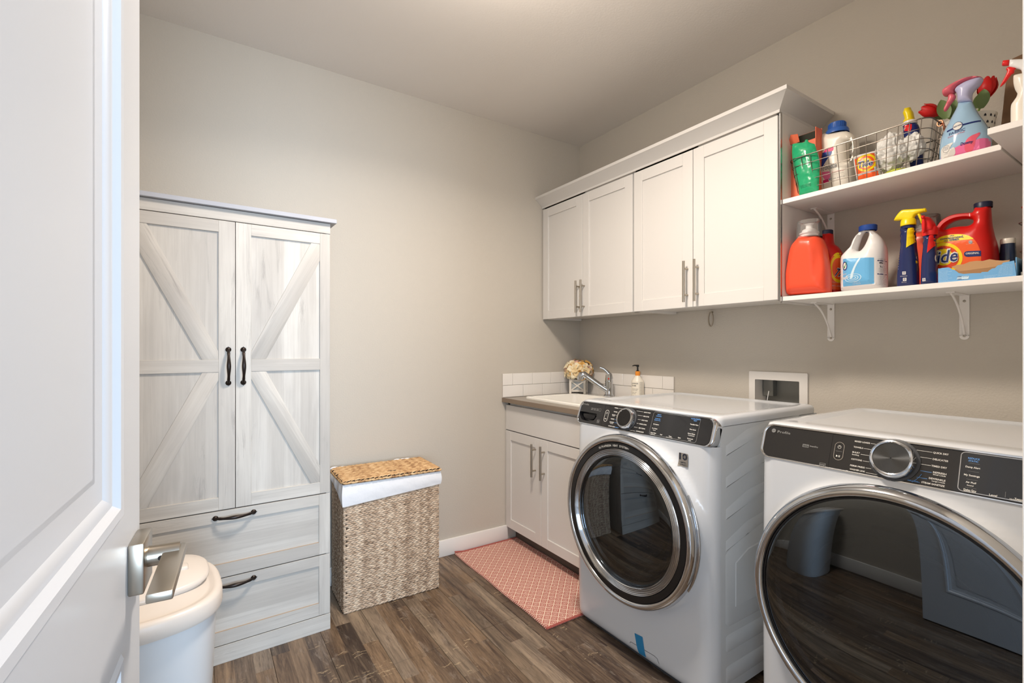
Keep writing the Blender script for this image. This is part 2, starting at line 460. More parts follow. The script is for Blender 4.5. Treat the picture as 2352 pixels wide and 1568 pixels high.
# ---------------------------------------------------------------- geometry helpers
class G:
    def __init__(s):
        s.v, s.f, s.m = [], [], []
    def add(s, v, f, mi=0):
        o = len(s.v)
        s.v += [tuple(p) for p in v]
        s.f += [tuple(i + o for i in q) for q in f]
        s.m += [mi] * len(f)
        return s
    def join(s, g, mi=None, mat=None):
        o = len(s.v)
        s.v += [tuple(mat @ Vector(p)) if mat else p for p in g.v]
        s.f += [tuple(i + o for i in q) for q in g.f]
        s.m += g.m if mi is None else [mi] * len(g.f)
        return s
    def xf(s, mat):
        s.v = [tuple(mat @ Vector(p)) for p in s.v]
        return s
    def box(s, x0, y0, z0, x1, y1, z1, bev=0.0, seg=2, mi=0):
        if x0 > x1: x0, x1 = x1, x0
        if y0 > y1: y0, y1 = y1, y0
        if z0 > z1: z0, z1 = z1, z0
        v = [(x, y, z) for z in (z0, z1) for y in (y0, y1) for x in (x0, x1)]
        f = [(0, 2, 3, 1), (4, 5, 7, 6), (0, 1, 5, 4), (2, 6, 7, 3), (0, 4, 6, 2), (1, 3, 7, 5)]
        if bev <= 0:
            return s.add(v, f, mi)
        bm = bmesh.new()
        bv = [bm.verts.new(p) for p in v]
        for q in f:
            bm.faces.new([bv[i] for i in q])
        bmesh.ops.bevel(bm, geom=bm.edges[:], offset=bev, segments=seg, affect='EDGES', profile=0.5)
        return s.frombm(bm, mi)
    def frombm(s, bm, mi=0):
        bm.verts.index_update()
        s.add([v.co[:] for v in bm.verts], [[v.index for v in f.verts] for f in bm.faces], mi)
        bm.free()
        return s
    def tube(s, pts, r, n=8, closed=False, mi=0, caps=True):
        pts = [Vector(p) for p in pts]
        k = len(pts)
        rs = r if isinstance(r, (list, tuple)) else [r] * k
        rings = []
        up = None
        for i in range(k):
            if closed:
                d = (pts[(i + 1) % k] - pts[i - 1]).normalized()
            else:
                d = (pts[min(i + 1, k - 1)] - pts[max(i - 1, 0)]).normalized()
            if up is None:
                a = Vector((0, 0, 1)) if abs(d.z) < 0.9 else Vector((1, 0, 0))
                up = (a - d * a.dot(d)).normalized()
            else:
                up = (up - d * up.dot(d))
                up = up.normalized() if up.length > 1e-6 else Vector((0, 0, 1))
            sd = d.cross(up)
            rings.append([pts[i] + (up * math.cos(2 * PI * j / n) + sd * math.sin(2 * PI * j / n)) * rs[i] for j in range(n)])
        return s.loft(rings, closed, caps, mi)
    def loft(s, rings, closed=False, caps=True, mi=0, wrap=True):
        n = len(rings[0]); k = len(rings)
        v = [p for r in rings for p in r]
        f = []
        for i in range(k if closed else k - 1):
            a, b = i * n, ((i + 1) % k) * n
            for j in range(n if wrap else n - 1):
                j2 = (j + 1) % n
                f.append((a + j, a + j2, b + j2, b + j))
        if caps and not closed:
            f.append(tuple(range(n - 1, -1, -1)))
            f.append(tuple((k - 1) * n + j for j in range(n)))
        return s.add(v, f, mi)
    def lathe(s, prof, n=32, c=(0, 0, 0), mi=0, sx=1.0, sy=1.0, caps=True, axis='z'):
        rings = []
        for r, z in prof:
            ring = []
            for j in range(n):
                a = 2 * PI * j / n
                if axis == 'z':
                    ring.append((c[0] + r * sx * math.cos(a), c[1] + r * sy * math.sin(a), c[2] + z))
                else:      # axis y, z of the profile runs along +y
                    ring.append((c[0] + r * math.cos(a), c[1] + z, c[2] + r * math.sin(a)))
            rings.append(ring)
        return s.loft(rings, False, caps, mi)
    def prism(s, poly, y0, y1, mi=0, bev=0.0):
        """polygon in (x, z), extruded in y"""
        n = len(poly)
        ar = sum(poly[i][0] * poly[(i + 1) % n][1] - poly[(i + 1) % n][0] * poly[i][1] for i in range(n))
        if ar < 0:
            poly = poly[::-1]
        if y0 > y1: y0, y1 = y1, y0
        v = [(p[0], y0, p[1]) for p in poly] + [(p[0], y1, p[1]) for p in poly]
        f = [tuple(range(n)), tuple(range(2 * n - 1, n - 1, -1))]
        f += [(i, i + n, (i + 1) % n + n, (i + 1) % n) for i in range(n)]
        if bev:
            bm = bmesh.new()
            bv = [bm.verts.new(p) for p in v]
            for q in f:
                bm.faces.new([bv[i] for i in q])
            bmesh.ops.recalc_face_normals(bm, faces=bm.faces[:])
            ed = [e for e in bm.edges if abs(e.verts[0].co.y - y0) < 1e-7 and abs(e.verts[1].co.y - y0) < 1e-7]
            bmesh.ops.bevel(bm, geom=ed, offset=bev, segments=2, affect='EDGES', profile=0.5)
            return s.frombm(bm, mi)
        return s.add(v, f, mi)
    def bvh(s):
        return BVHTree.FromPolygons([Vector(p) for p in s.v], s.f)
    def build(s, name, mats, parent=None, smooth=35, weld=False, solid=0):
        me = bpy.data.meshes.new(name)
        me.from_pydata(s.v, [], s.f)
        mats = mats if isinstance(mats, (list, tuple)) else [mats]
        for m in mats:
            me.materials.append(M[m] if isinstance(m, str) else m)
        if len(mats) > 1:
            me.polygons.foreach_set('material_index', s.m)
        bm = bmesh.new()
        bm.from_mesh(me)
        if weld:
            bmesh.ops.remove_doubles(bm, verts=bm.verts[:], dist=1e-5)
        bmesh.ops.recalc_face_normals(bm, faces=bm.faces[:])
        if smooth:
            lim = R(smooth)
            for f in bm.faces:
                f.smooth = True
            for e in bm.edges:
                if len(e.link_faces) == 2 and e.calc_face_angle(0) > lim:
                    e.smooth = False
        bm.to_mesh(me)
        bm.free()
        o = bpy.data.objects.new(name, me)
        COL.objects.link(o)
        if parent:
            o.parent = parent
        return o

def obj(name, data=None, parent=None):
    o = bpy.data.objects.new(name, data)
    COL.objects.link(o)
    if parent:
        o.parent = parent
    return o

def thing(name, label, cat, loc=(0, 0, 0), rz=0.0, group=None, kind=None):
    o = bpy.data.objects.new(name, None)
    COL.objects.link(o)
    o.location = loc
    o.rotation_euler = (0, 0, rz)
    o.empty_display_size = 0.05
    o['label'] = label
    o['category'] = cat
    if group: o['group'] = group
    if kind: o['kind'] = kind
    return o

def tag(o, label, cat, group=None, kind=None):
    o['label'] = label
    o['category'] = cat
    if group: o['group'] = group
    if kind: o['kind'] = kind
    return o

def structure(o, label, cat):
    o['kind'] = 'structure'
    o['label'] = label
    o['category'] = cat
    return o

def copy_tree(o, parent=None):
    c = o.copy()
    COL.objects.link(c)
    c.parent = parent
    for ch in list(o.children):
        copy_tree(ch, c)
    return c

# --- plan helpers
def ray(px, py):
    r = (px - CX) / FPX
    return Vector((SN + CS * r, CS - SN * r, (HY - py) / FPX))

def on_x(px, py, x):
    """where the sight line of a picture point meets the upright plane x: returns world (y, z)"""
    d = ray(px, py)
    t = (x + CA) / d.x
    return -CB + t * d.y, CH + t * d.z

def smoothc(pts, n=6, closed=True):
    """Catmull-Rom through points; a point given as (x, y, 1) stays a corner"""
    k = len(pts)
    out = []
    for i in range(k if closed else k - 1):
        p0, p1, p2, p3 = pts[i - 1], pts[i], pts[(i + 1) % k], pts[(i + 2) % k]
        a = Vector(p1[:2]); b = Vector(p2[:2])
        m1 = Vector((0, 0)) if len(p1) > 2 else (b - Vector(p0[:2])) * 0.5
        m2 = Vector((0, 0)) if len(p2) > 2 else (Vector(p3[:2]) - a) * 0.5
        for j in range(n):
            s = j / n
            h = (2 * s**3 - 3 * s**2 + 1, s**3 - 2 * s**2 + s, -2 * s**3 + 3 * s**2, s**3 - s**2)
            out.append(tuple(a * h[0] + m1 * h[1] + b * h[2] + m2 * h[3]))
    return out

def rrect(x0, z0, x1, z1, r, n=5):
    out = []
    for cx, cz, a0 in ((x1 - r, z1 - r, 0), (x0 + r, z1 - r, 90), (x0 + r, z0 + r, 180), (x1 - r, z0 + r, 270)):
        for i in range(n + 1):
            a = R(a0 + 90 * i / n)
            out.append((cx + r * math.cos(a), cz + r * math.sin(a)))
    return out

def ellipse(cx, cz, rx, rz, n=28, a0=0, a1=360, tilt=0):
    out = []
    m = n if a1 - a0 >= 360 else n + 1
    for i in range(m):
        a = R(a0 + (a1 - a0) * i / n)
        x, z = rx * math.cos(a), rz * math.sin(a)
        ct, st = math.cos(R(tilt)), math.sin(R(tilt))
        out.append((cx + x * ct - z * st, cz + x * st + z * ct))
    return out

def inside(p, poly):
    x, y = p
    c = False
    n = len(poly)
    for i in range(n):
        x1, y1 = poly[i]; x2, y2 = poly[i - 1]
        if (y1 > y) != (y2 > y) and x < (x2 - x1) * (y - y1) / (y2 - y1) + x1:
            c = not c
    return c

def resample(poly, h):
    out = []
    n = len(poly)
    for i in range(n):
        a, b = Vector(poly[i]), Vector(poly[(i + 1) % n])
        L = (b - a).length
        if L < 1e-7:
            continue
        k = max(1, int(L / h + 0.5))
        for j in range(k):
            out.append(tuple(a.lerp(b, j / k)))
    # drop points that crowd
    res = []
    for p in out:
        if not res or (Vector(p) - Vector(res[-1])).length > h * 0.3:
            res.append(p)
    return res

def flat(poly, holes=(), h=0.006):
    """fill a 2-D outline with a fine triangle net"""
    loops = [resample(poly, h)] + [resample(q, h) for q in holes]
    pts, edges = [], []
    for lp in loops:
        o = len(pts)
        pts += [Vector(p) for p in lp]
        edges += [(o + i, o + (i + 1) % len(lp)) for i in range(len(lp))]
    xs = [p[0] for p in loops[0]]; zs = [p[1] for p in loops[0]]
    nb = len(pts)
    x = min(xs) + h / 2
    row = 0
    while x < max(xs):
        z = min(zs) + (h / 2 if row % 2 else 0)
        while z < max(zs):
            p = Vector((x, z))
            if inside(p, loops[0]) and not any(inside(p, q) for q in loops[1:]):
                if min((p - q).length_squared for q in pts[:nb]) > (0.45 * h) ** 2:
                    pts.append(p)
            z += h
        x += h * 0.87
        row += 1
    vv, ee, ff, *_ = delaunay_2d_cdt(pts, edges, [], 0, 1e-7)
    F = []
    for f in ff:
        c = sum((vv[i] for i in f), Vector((0, 0))) / len(f)
        if inside(c, loops[0]) and not any(inside(c, q) for q in loops[1:]):
            F.append(tuple(f))
    return [tuple(v) for v in vv], F

def segdist(p, a, b):
    ab = (b[0] - a[0], b[1] - a[1])
    L = ab[0]**2 + ab[1]**2
    t = 0 if L == 0 else max(0, min(1, ((p[0] - a[0]) * ab[0] + (p[1] - a[1]) * ab[1]) / L))
    return math.hypot(p[0] - a[0] - t * ab[0], p[1] - a[1] - t * ab[1])

def inflate(poly, holes=(), T=0.03, Rr=0.02, h=0.006, p=2.2, tf=None, sfrac=(0.05, 0.16, 0.36, 0.65), flatbottom=True):
    """a moulded body: outline in (x, z) given a rounded thickness T (half, in y)"""
    loops = [resample(poly, h)] + [resample(q, h * 0.8) for q in holes]
    pts, edges = [], []
    for lp in loops:
        o = len(pts)
        pts += [Vector(q) for q in lp]
        edges += [(o + i, o + (i + 1) % len(lp)) for i in range(len(lp))]
    segs = []
    for lp in loops:
        for i in range(len(lp)):
            segs.append((lp[i], lp[(i + 1) % len(lp)]))
    zmin = min(q[1] for q in loops[0])
    def dist(q):
        return min(segdist(q, a, b) for a, b in segs)
    ok = lambda q: inside(q, loops[0]) and not any(inside(q, l) for l in loops[1:])
    cand = []
    for li, lp in enumerate(loops):
        n = len(lp)
        ar = sum(lp[i][0] * lp[(i + 1) % n][1] - lp[(i + 1) % n][0] * lp[i][1] for i in range(n))
        sg = 1 if (ar > 0) == (li == 0) else -1
        for i in range(n):
            d = Vector(lp[(i + 1) % n]) - Vector(lp[i - 1])
            if d.length < 1e-8: continue
            d.normalize()
            nn = Vector((-d.y, d.x)) * sg
            for s in sfrac:
                cand.append((Vector(lp[i]) + nn * s * Rr, s * Rr))
    for q, dd in cand:
        if ok(q) and dist(q) > dd * 0.93:
            pts.append(q)
    nb = len(pts)
    xs = [q[0] for q in loops[0]]; zs = [q[1] for q in loops[0]]
    x = min(xs) + h / 2; row = 0
    while x < max(xs):
        z = min(zs) + (h / 2 if row % 2 else 0)
        while z < max(zs):
            q = Vector((x, z))
            if ok(q) and dist(q) > Rr * sfrac[-1] + h * 0.35:
                pts.append(q)
            z += h
        x += h * 0.87; row += 1
    vv, ee, ff, *_ = delaunay_2d_cdt(pts, edges, [], 0, 1e-7)
    F = []
    for f in ff:
        c = sum((vv[i] for i in f), Vector((0, 0))) / len(f)
        if ok(c):
            F.append(tuple(f))
    th = []
    for v in vv:
        d = min(segdist(v, a, b) for a, b in segs)
        s = min(1.0, d / Rr)
        t = T * (1 - (1 - s) ** p) ** (1 / p) if s > 1e-4 else 0.0
        if tf: t *= tf(v[0], v[1])
        th.append(t)
    g = G()
    n = len(vv)
    g.v = [(v[0], -t, v[1]) for v, t in zip(vv, th)] + [(v[0], t, v[1]) for v, t in zip(vv, th)]
    g.f = F + [tuple(i + n for i in f[::-1]) for f in F]
    g.m = [0] * len(g.f)
    return g

def place(g, vf, O, U, V, eps=0.0, mi=0):
    O, U, V = Vector(O), Vector(U), Vector(V)
    Nn = U.cross(V)
    vv, ff = vf
    g.add([O + U * v[0] + V * v[1] + Nn * eps for v in vv], ff, mi)

def refine(vf, L):
    vv, ff = vf
    bm = bmesh.new()
    bv = [bm.verts.new((v[0], v[1], 0)) for v in vv]
    for f in ff:
        try: bm.faces.new([bv[i] for i in f])
        except ValueError: pass
    bmesh.ops.triangulate(bm, faces=bm.faces[:])
    for _ in range(6):
        es = [e for e in bm.edges if e.calc_length() > L]
        if not es: break
        bmesh.ops.bisect_edges(bm, edges=es, cuts=1, edge_percents={})
        bmesh.ops.triangulate(bm, faces=bm.faces[:])
    bm.verts.index_update()
    r = [v.co[:2] for v in bm.verts], [tuple(v.index for v in f.verts) for f in bm.faces]
    bm.free()
    return r

def wrap(g, vf, bvh, eps=0.0006, mi=0, side=-1, L=0.004):
    """lay a flat print on the front (-y side) of a body; outline already in the body's (x, z)"""
    vv, ff = refine(vf, L)
    out, good = [], []
    for v in vv:
        hit = bvh.ray_cast(Vector((v[0], side * 1.0, v[1])), Vector((0, -side, 0)))
        if hit[0] is None:
            out.append((v[0], 0, v[1])); good.append(False)
        else:
            out.append((v[0], hit[0].y + side * eps, v[1])); good.append(True)
    F = [f for f in ff if all(good[i] for i in f)]
    g.add(out, F, mi)

_tc = {}
def text(s, x0, z0, x1, z1, hcap, bold=0.0, shear=0.0, centre=False, fit=True):
    """2-D lettering whose baseline runs from (x0, z0) to (x1, z1)"""
    key = (s, round(bold, 3), round(shear, 3))
    if key not in _tc:
        c = bpy.data.curves.new('t', 'FONT')
        c.body = s
        c.size = 1.0
        c.offset = bold
        c.shear = shear
        c.resolution_u = 2
        c.fill_mode = 'FRONT'
        o = bpy.data.objects.new('t', c)
        COL.objects.link(o)
        me = bpy.data.meshes.new_from_object(o)
        _tc[key] = ([(v.co.x, v.co.y) for v in me.vertices], [tuple(p.vertices) for p in me.polygons])
        bpy.data.objects.remove(o, do_unlink=True)
        bpy.data.curves.remove(c)
        bpy.data.meshes.remove(me)
    vv, ff = _tc[key]
    if not vv:
        return [], []
    xa = min(v[0] for v in vv); xb = max(v[0] for v in vv)
    L = math.hypot(x1 - x0, z1 - z0)
    ux, uz = (x1 - x0) / L, (z1 - z0) / L
    sz = hcap / 0.70
    sxx = L / (xb - xa) if fit else sz
    st = (L - (xb - xa) * sxx) / 2 if centre else 0
    out = []
    for v in vv:
        a = st + (v[0] - xa) * sxx
        b = v[1] * sz
        out.append((x0 + a * ux - b * uz, z0 + a * uz + b * ux))
    return out, ff

def line2(x0, z0, x1, z1, w):
    d = Vector((x1 - x0, z1 - z0)); n = Vector((-d.y, d.x)).normalized() * w / 2
    return [(x0 + n.x, z0 + n.y), (x0 - n.x, z0 - n.y), (x1 - n.x, z1 - n.y), (x1 + n.x, z1 + n.y)], [(0, 1, 2, 3)]

def band(poly_out, poly_in):
    n = len(poly_out)
    return list(poly_out) + list(poly_in), [(i, (i + 1) % n, n + (i + 1) % n, n + i) for i in range(n)]

# ================================================================ THE ROOM
XL, YF = -2.60, -2.44            # left wall and doorway wall (inner faces)
RIGHT = -PI / 2                  # things on the right wall: local x runs towards the doorway wall, local y into the wall

fl = structure(G().box(XL - 0.1, -4.3, -0.06, 0.1, 0.1, -0.004).build('floor', 'subfloor'),
               'dark reclaimed-wood look plank floor of the laundry room', 'floor')
random.seed(4)
pw = 0.19
meshes = {}
k0 = int((XL + 1.782) / pw) - 1
for k in range(k0, 11):
    xa = -1.782 + k * pw
    xb = xa + pw
    ya = -3.4 - random.random() * 1.1 if k not in (0, 1) else -3.2
    while ya < 0.0:
        yb = ya + 1.22
        a, b = max(xa, XL), min(xb, 0.0)
        y0, y1 = max(ya, -3.2), min(yb, 0.0)
        ya = yb
        if b - a < 0.02 or y1 - y0 < 0.02:
            continue
        key = (round(b - a, 4), round(y1 - y0, 4))
        if key not in meshes:
            o = G().box(0.0006, 0.0006, -0.0045, b - a - 0.0006, y1 - y0 - 0.0006, 0.0, 0.0008, 1).build('plank', 'plank', fl)
            meshes[key] = o.data
        else:
            o = obj('plank', meshes[key], fl)
        o.location = (a, y0, 0)

# ceiling with the lamp opening left plain
structure(G().box(XL - 0.1, YF - 0.12, CEIL, 0.1, 0.1, CEIL + 0.1).build('ceiling', 'ceiling'), 'flat warm white painted ceiling', 'ceiling')
structure(G().box(XL - 0.1, 0.0, 0, 0.1, 0.12, CEIL).build('wall_back', 'wall'), 'greige painted wall behind the wardrobe and hamper', 'wall')
structure(G().box(XL - 0.12, YF - 0.12, 0, XL, 0.0, CEIL).build('wall_left', 'wall'), 'greige painted wall at the left behind the open door', 'wall')
# right wall with the recess of the water outlet box
g = G()
ob = (-1.468, -1.253, 0.86, 1.058)      # y0, y1, z0, z1 of the hole
g.box(0, YF - 0.12, 0, 0.12, ob[0], CEIL)
g.box(0, ob[1], 0, 0.12, 0.0, CEIL)
g.box(0, ob[0], 0, 0.12, ob[1], ob[2])
g.box(0, ob[0], ob[3], 0.12, ob[1], CEIL)
structure(g.build('wall_right', 'wall', weld=False), 'greige textured wall behind the cabinets, shelves and machines', 'wall')
# doorway wall: opening the camera looks through
DX0, DX1, DZ = -2.345, -1.683, 2.05
g = G()
g.box(XL, YF - 0.12, 0, DX0, YF, CEIL)
g.box(DX1, YF - 0.12, 0, 0.0, YF, CEIL)
g.box(DX0, YF - 0.12, DZ, DX1, YF, CEIL)
structure(g.build('wall_front', 'wall'), 'greige wall around the doorway', 'wall')
g = G()
g.box(DX1 - 0.012, YF - 0.12, 0, DX1 + 0.002, YF, DZ)
g.box(DX1 - 0.004, YF, 0, DX1 + 0.06, YF + 0.016, DZ + 0.06, 0.003, 2)
g.box(DX0 - 0.06, YF, 0, DX0 + 0.0, YF + 0.016, DZ + 0.06, 0.003, 2)
g.box(DX0 - 0.06, YF, DZ, DX1 + 0.06, YF + 0.016, DZ + 0.06, 0.003, 2)
structure(g.build('trim_1', 'trim'), 'white door casing at the right edge of the picture', 'trim')

# baseboards
g = G().box(-1.735, -0.014, 0, -0.60, 0.0, 0.094, 0.003, 2)
structure(g.build('baseboard_back', 'trim'), 'white baseboard between wardrobe and sink cabinet', 'baseboard')
g = G().box(XL, YF, 0, XL + 0.014, 0.0, 0.094, 0.003, 2)
structure(g.build('baseboard_left', 'trim'), 'white baseboard on the left wall', 'baseboard')
g = G().box(-0.014, YF, 0, 0.0, -1.72, 0.094, 0.003, 2)
structure(g.build('baseboard_right', 'trim'), 'white baseboard on the right wall behind the dryer', 'baseboard')

# ceiling lamp (out of frame, above the room)
cl = thing('ceiling_light', 'round flush ceiling light in the middle of the ceiling', 'lamp', (LAMP[0], LAMP[1], CEIL))
G().lathe([(0.17, 0), (0.175, -0.01), (0.17, -0.045), (0.155, -0.05)], 40).build('rim', 'steel', cl)
G().lathe([(0.154, -0.046), (0.13, -0.052), (0.07, -0.056), (0.001, -0.057)], 40, caps=False).build('diffuser', 'lampglow', cl)

# ---------------------------------------------------------------- the open door
DA = R(86.3)
door = bpy.data.objects.new('door_1', None)
COL.objects.link(door)
structure(door, 'open white two-panel door with a satin lever handle, filling the left edge', 'door')
door.location = (-2.267, -1.764, 0)
door.rotation_euler = (0, 0, DA)       # local x runs along the leaf away from the hinge; leaf spans x -0.68..0, face towards -y
W0, TH = 0.658, 0.035
def panel_leaf():
    g = G()
    z0, z1 = 0.01, 2.03
    st = 0.102                          # stile width
    rails = [(z0, 0.20), (0.872, 1.016), (1.90, z1)]
    g.box(-st, 0, z0, 0, TH, z1)
    g.box(-W0, 0, z0, -W0 + st, TH, z1)
    for a, b in rails:
        g.box(-W0 + st, 0, a, -st, TH, b)
    return g
panel_leaf().build('leaf', 'door', door)
def panel_mould(x0, x1, z0, z1):
    # stepped ogee running down to a recessed field, on the room face (y = 0) and mirrored behind
    g = G()
    rr = [(0, 0.0), (0.004, -0.003), (0.012, -0.002), (0.018, 0.004), (0.021, 0.0045), (0.028, 0.010), (0.040, 0.0115), (0.055, 0.0115)]
    rings = [[(x0 + d, y, z0 + d), (x1 - d, y, z0 + d), (x1 - d, y, z1 - d), (x0 + d, y, z1 - d)] for d, y in rr]
    g.loft(rings, False, False)
    return g
for i, (a, b) in enumerate(((0.20, 0.872), (1.016, 1.90))):
    panel_mould(-W0 + 0.102, -0.102, a, b).build('moulding', 'door', door, smooth=30)
    G().box(-W0 + 0.15, 0.0115, a + 0.05, -0.15, 0.024, b - 0.05).build('panel', 'door', door)
# lever set
g = G().box(-0.072, -0.015, 0.917, -0.014, 0.0, 0.975, 0.0022, 2)
ros = g.build('rosette', 'steel', door)
Gl = G()
Gl.tube([(-0.042, -0.012, 0.949), (-0.042, -0.046, 0.949)], 0.0118, 28)
Gl.build('spindle', 'steel', ros)
G().box(-0.163, -0.0515, 0.944, -0.028, -0.029, 0.954, 0.0018, 2).build('lever', 'steel', ros)
G().lathe([(0.0028, 0), (0.0028, 0.001), (0.0016, 0.001), (0.0016, 0.0004)], 14, axis='z').xf(
    Matrix.Translation((-0.0538, -0.028, 0.949)) @ Matrix.Rotation(-PI / 2, 4, 'Y')).build('set_screw', 'bronze', ros)
for z in (0.25, 1.05, 1.85):
    G().tube([(-W0 - 0.004, 0.0, z - 0.045), (-W0 - 0.004, 0.0, z + 0.045)], 0.006, 12).build('hinge', 'steel', door)

# ================================================================ WALL CABINETS
def shaker(name, x0, x1, z0, z1, parent, t=0.02, fr=0.055, rec=0.007, mat='cab', y=0.0):
    """framed door: face on y=0 side, depth t behind; x along the wall"""
    d = G()
    d.box(x0 + fr - 0.002, y + rec, z0 + fr - 0.002, x1 - fr + 0.002, y + t - 0.002, z1 - fr + 0.002)
    o = d.build(name, mat, parent)
    g = G()
    g.box(x0, y, z0, x0 + fr, y + t, z1, 0.0012, 1).build('stile', mat, o)
    g = G()
    g.box(x1 - fr, y, z0, x1, y + t, z1, 0.0012, 1).build('stile', mat, o)
    for a, b in ((z0, z0 + fr), (z1 - fr, z1)):
        G().box(x0 + fr, y + 0.0003, a, x1 - fr, y + t, b, 0.0008, 1).build('rail', mat, o)
    return o

def bar_pull(x, z0, z1, y, parent, r=0.006):
    g = G()
    g.tube([(x, y - 0.030, z0), (x, y - 0.030, z1)], r, 14)
    L = z1 - z0
    for z in (z0 + L * 0.18, z1 - L * 0.18):
        g.tube([(x, y - 0.030, z), (x, y, z)], r * 0.75, 10)
    return g.build('handle', 'steel', parent)

# unit one (far) and unit two (near), local x = -world y
def wall_cab(x0, x1, split, label, side_r):
    t = thing('wall_cabinet', label, 'cabinet', (-0.325, -x0, 1.385), RIGHT, 'wall cabinets')
    W = x1 - x0
    D = 0.322
    g = G()
    y0 = 0.021
    g.box(0, y0, 0.0, 0.018, D, 0.735)
    g.box(W - 0.018, y0, 0.0, W, D, 0.735)
    g.box(0.018, y0, 0.012, W - 0.018, D, 0.028)
    g.box(0.018, y0, 0.717, W - 0.018, D, 0.735)
    g.box(0.018, D - 0.01, 0.02, W - 0.018, D, 0.72)
    g.box(0.0, y0, 0.0, W, y0 + 0.019, 0.03)
    g.box(0.0, y0, 0.69, W, y0 + 0.019, 0.735)
    g.build('carcass', 'melamine', t)
    s = split - x0
    d1 = shaker('door', 0.003, s - 0.0015, 0.0, 0.718, t)
    d2 = shaker('door', s + 0.0015, W - 0.003, 0.0, 0.718, t)
    bar_pull(s - 0.028 if side_r else s - 0.026, 0.022, 0.210, 0.0, d1)
    bar_pull(s + 0.028 if side_r else s + 0.018, 0.022, 0.210, 0.0, d2)
    return t
wall_cab(0.008, 0.787, 0.396, 'white shaker wall cabinet above the sink, in the corner', False)
wall_cab(0.791, 1.532, 1.148, 'white shaker wall cabinet next to the shelves', True)

# side panel / filler strips and crown
G0 = thing('end_panel', 'white end panel closing the wall cabinets beside the shelves', 'panel', (0, 0, 0))
G().box(-0.303, -1.536, 1.372, 0.0, -1.533, 2.118).build('sheet', 'melamine', G0)
G().box(-0.318, -1.5365, 1.372, -0.306, -1.531, 2.118, 0.001, 1).build('edge_strip', 'silver', G0, )
G().box(-0.016, -1.541, 1.40, 0.0, -1.536, 2.118, 0.001, 1).build('scribe_moulding', 'cab', G0)

def crown():
    prof = [(0.325, 2.112), (0.327, 2.122), (0.372, 2.160), (0.380, 2.163), (0.380, 2.178), (0.366, 2.178), (0.318, 2.128)]
    yr = 1.536
    ov = lambda d: d - 0.325
    rings = []
    for d, z in prof:
        rings.append([(-d, 0.0 - 0.001, z), (-d, -(yr + ov(d)), z), (0.0 - 0.001, -(yr + ov(d)), z)])
    g = G()
    n = len(prof)
    v = [p for r in rings for p in r]
    f = []
    for i in range(n):
        a, b = i * 3, ((i + 1) % n) * 3
        for j in range(2):
            f.append((a + j, a + j + 1, b + j + 1, b + j))
    g.add(v, f)
    g.f.append(tuple(i * 3 for i in range(n))); g.m.append(0)
    g.f.append(tuple(i * 3 + 2 for i in range(n - 1, -1, -1))); g.m.append(0)
    return g
tag(crown().build('crown_moulding', 'cab', smooth=20), 'white crown moulding along the top of the wall cabinets', 'moulding')

# utility hook on the wall under the cabinets
hk = thing('wall_hook', 'small oval steel hook under the wall cabinets', 'hook', (-0.02, -1.035, 1.345), RIGHT)
pts = [(0.013 * math.cos(R(a)), -0.004, 0.036 * math.sin(R(a))) for a in range(-250, 80, 15)]
G().tube(pts, 0.0035, 8).build('ring', 'steel', hk)
G().tube([(0, 0.012, 0.036), (0, -0.004, 0.036)], 0.004, 8).build('stem', 'steel', hk)

# ================================================================ SINK CABINET
bc = thing('sink_cabinet', 'white shaker base cabinet with two doors and false drawer front', 'cabinet', (-0.61, 0.0, 0.0), RIGHT)
Wb = 0.762
g = G()
g.box(0.004, 0.021, 0.088, 0.022, 0.60, 0.86)
g.box(Wb - 0.018, 0.021, 0.088, Wb, 0.60, 0.86)
g.box(0.02, 0.03, 0.088, Wb - 0.018, 0.60, 0.104)
g.box(0.02, 0.59, 0.1, Wb - 0.018, 0.60, 0.86)
g.box(0.004, 0.021, 0.84, Wb, 0.04, 0.86)
g.build('carcass', 'cab', bc)
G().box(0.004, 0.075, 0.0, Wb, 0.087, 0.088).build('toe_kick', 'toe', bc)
G().box(0.006, 0.0, 0.692, Wb - 0.002, 0.02, 0.845, 0.001, 1).build('drawer_front', 'cab', bc)
d1 = shaker('door', 0.006, 0.3725, 0.089, 0.686, bc)
d2 = shaker('door', 0.3755, Wb - 0.002, 0.089, 0.686, bc)
bar_pull(0.322, 0.468, 0.654, 0.0, d1)
bar_pull(0.3755 + 0.030, 0.468, 0.654, 0.0, d2)

# ---- worktop with a cut-out for the sink
ct = thing('countertop', 'taupe laminate countertop holding the white sink', 'countertop', (0, 0, 0))
SX0, SX1, SY0, SY1 = -0.545, -0.055, -0.715, -0.105       # sink rim outer
g = G()
za, zb = 0.864, 0.889
for bx in ((-0.635, SX0 + 0.02), (SX1 - 0.02, -0.0)):
    g.box(bx[0], -0.795, za, bx[1], -0.0, zb, 0.0)
g.box(SX0 + 0.02, -0.795, za, SX1 - 0.02, SY0 + 0.02, zb)
g.box(SX0 + 0.02, SY1 - 0.02, za, SX1 - 0.02, -0.0, zb)
g.build('slab', 'lamtop', ct)
G().box(-0.6365, -0.795, 0.863, -0.633, -0.0005, 0.8895, 0.0008, 1).build('front_edge', 'laminate', ct)

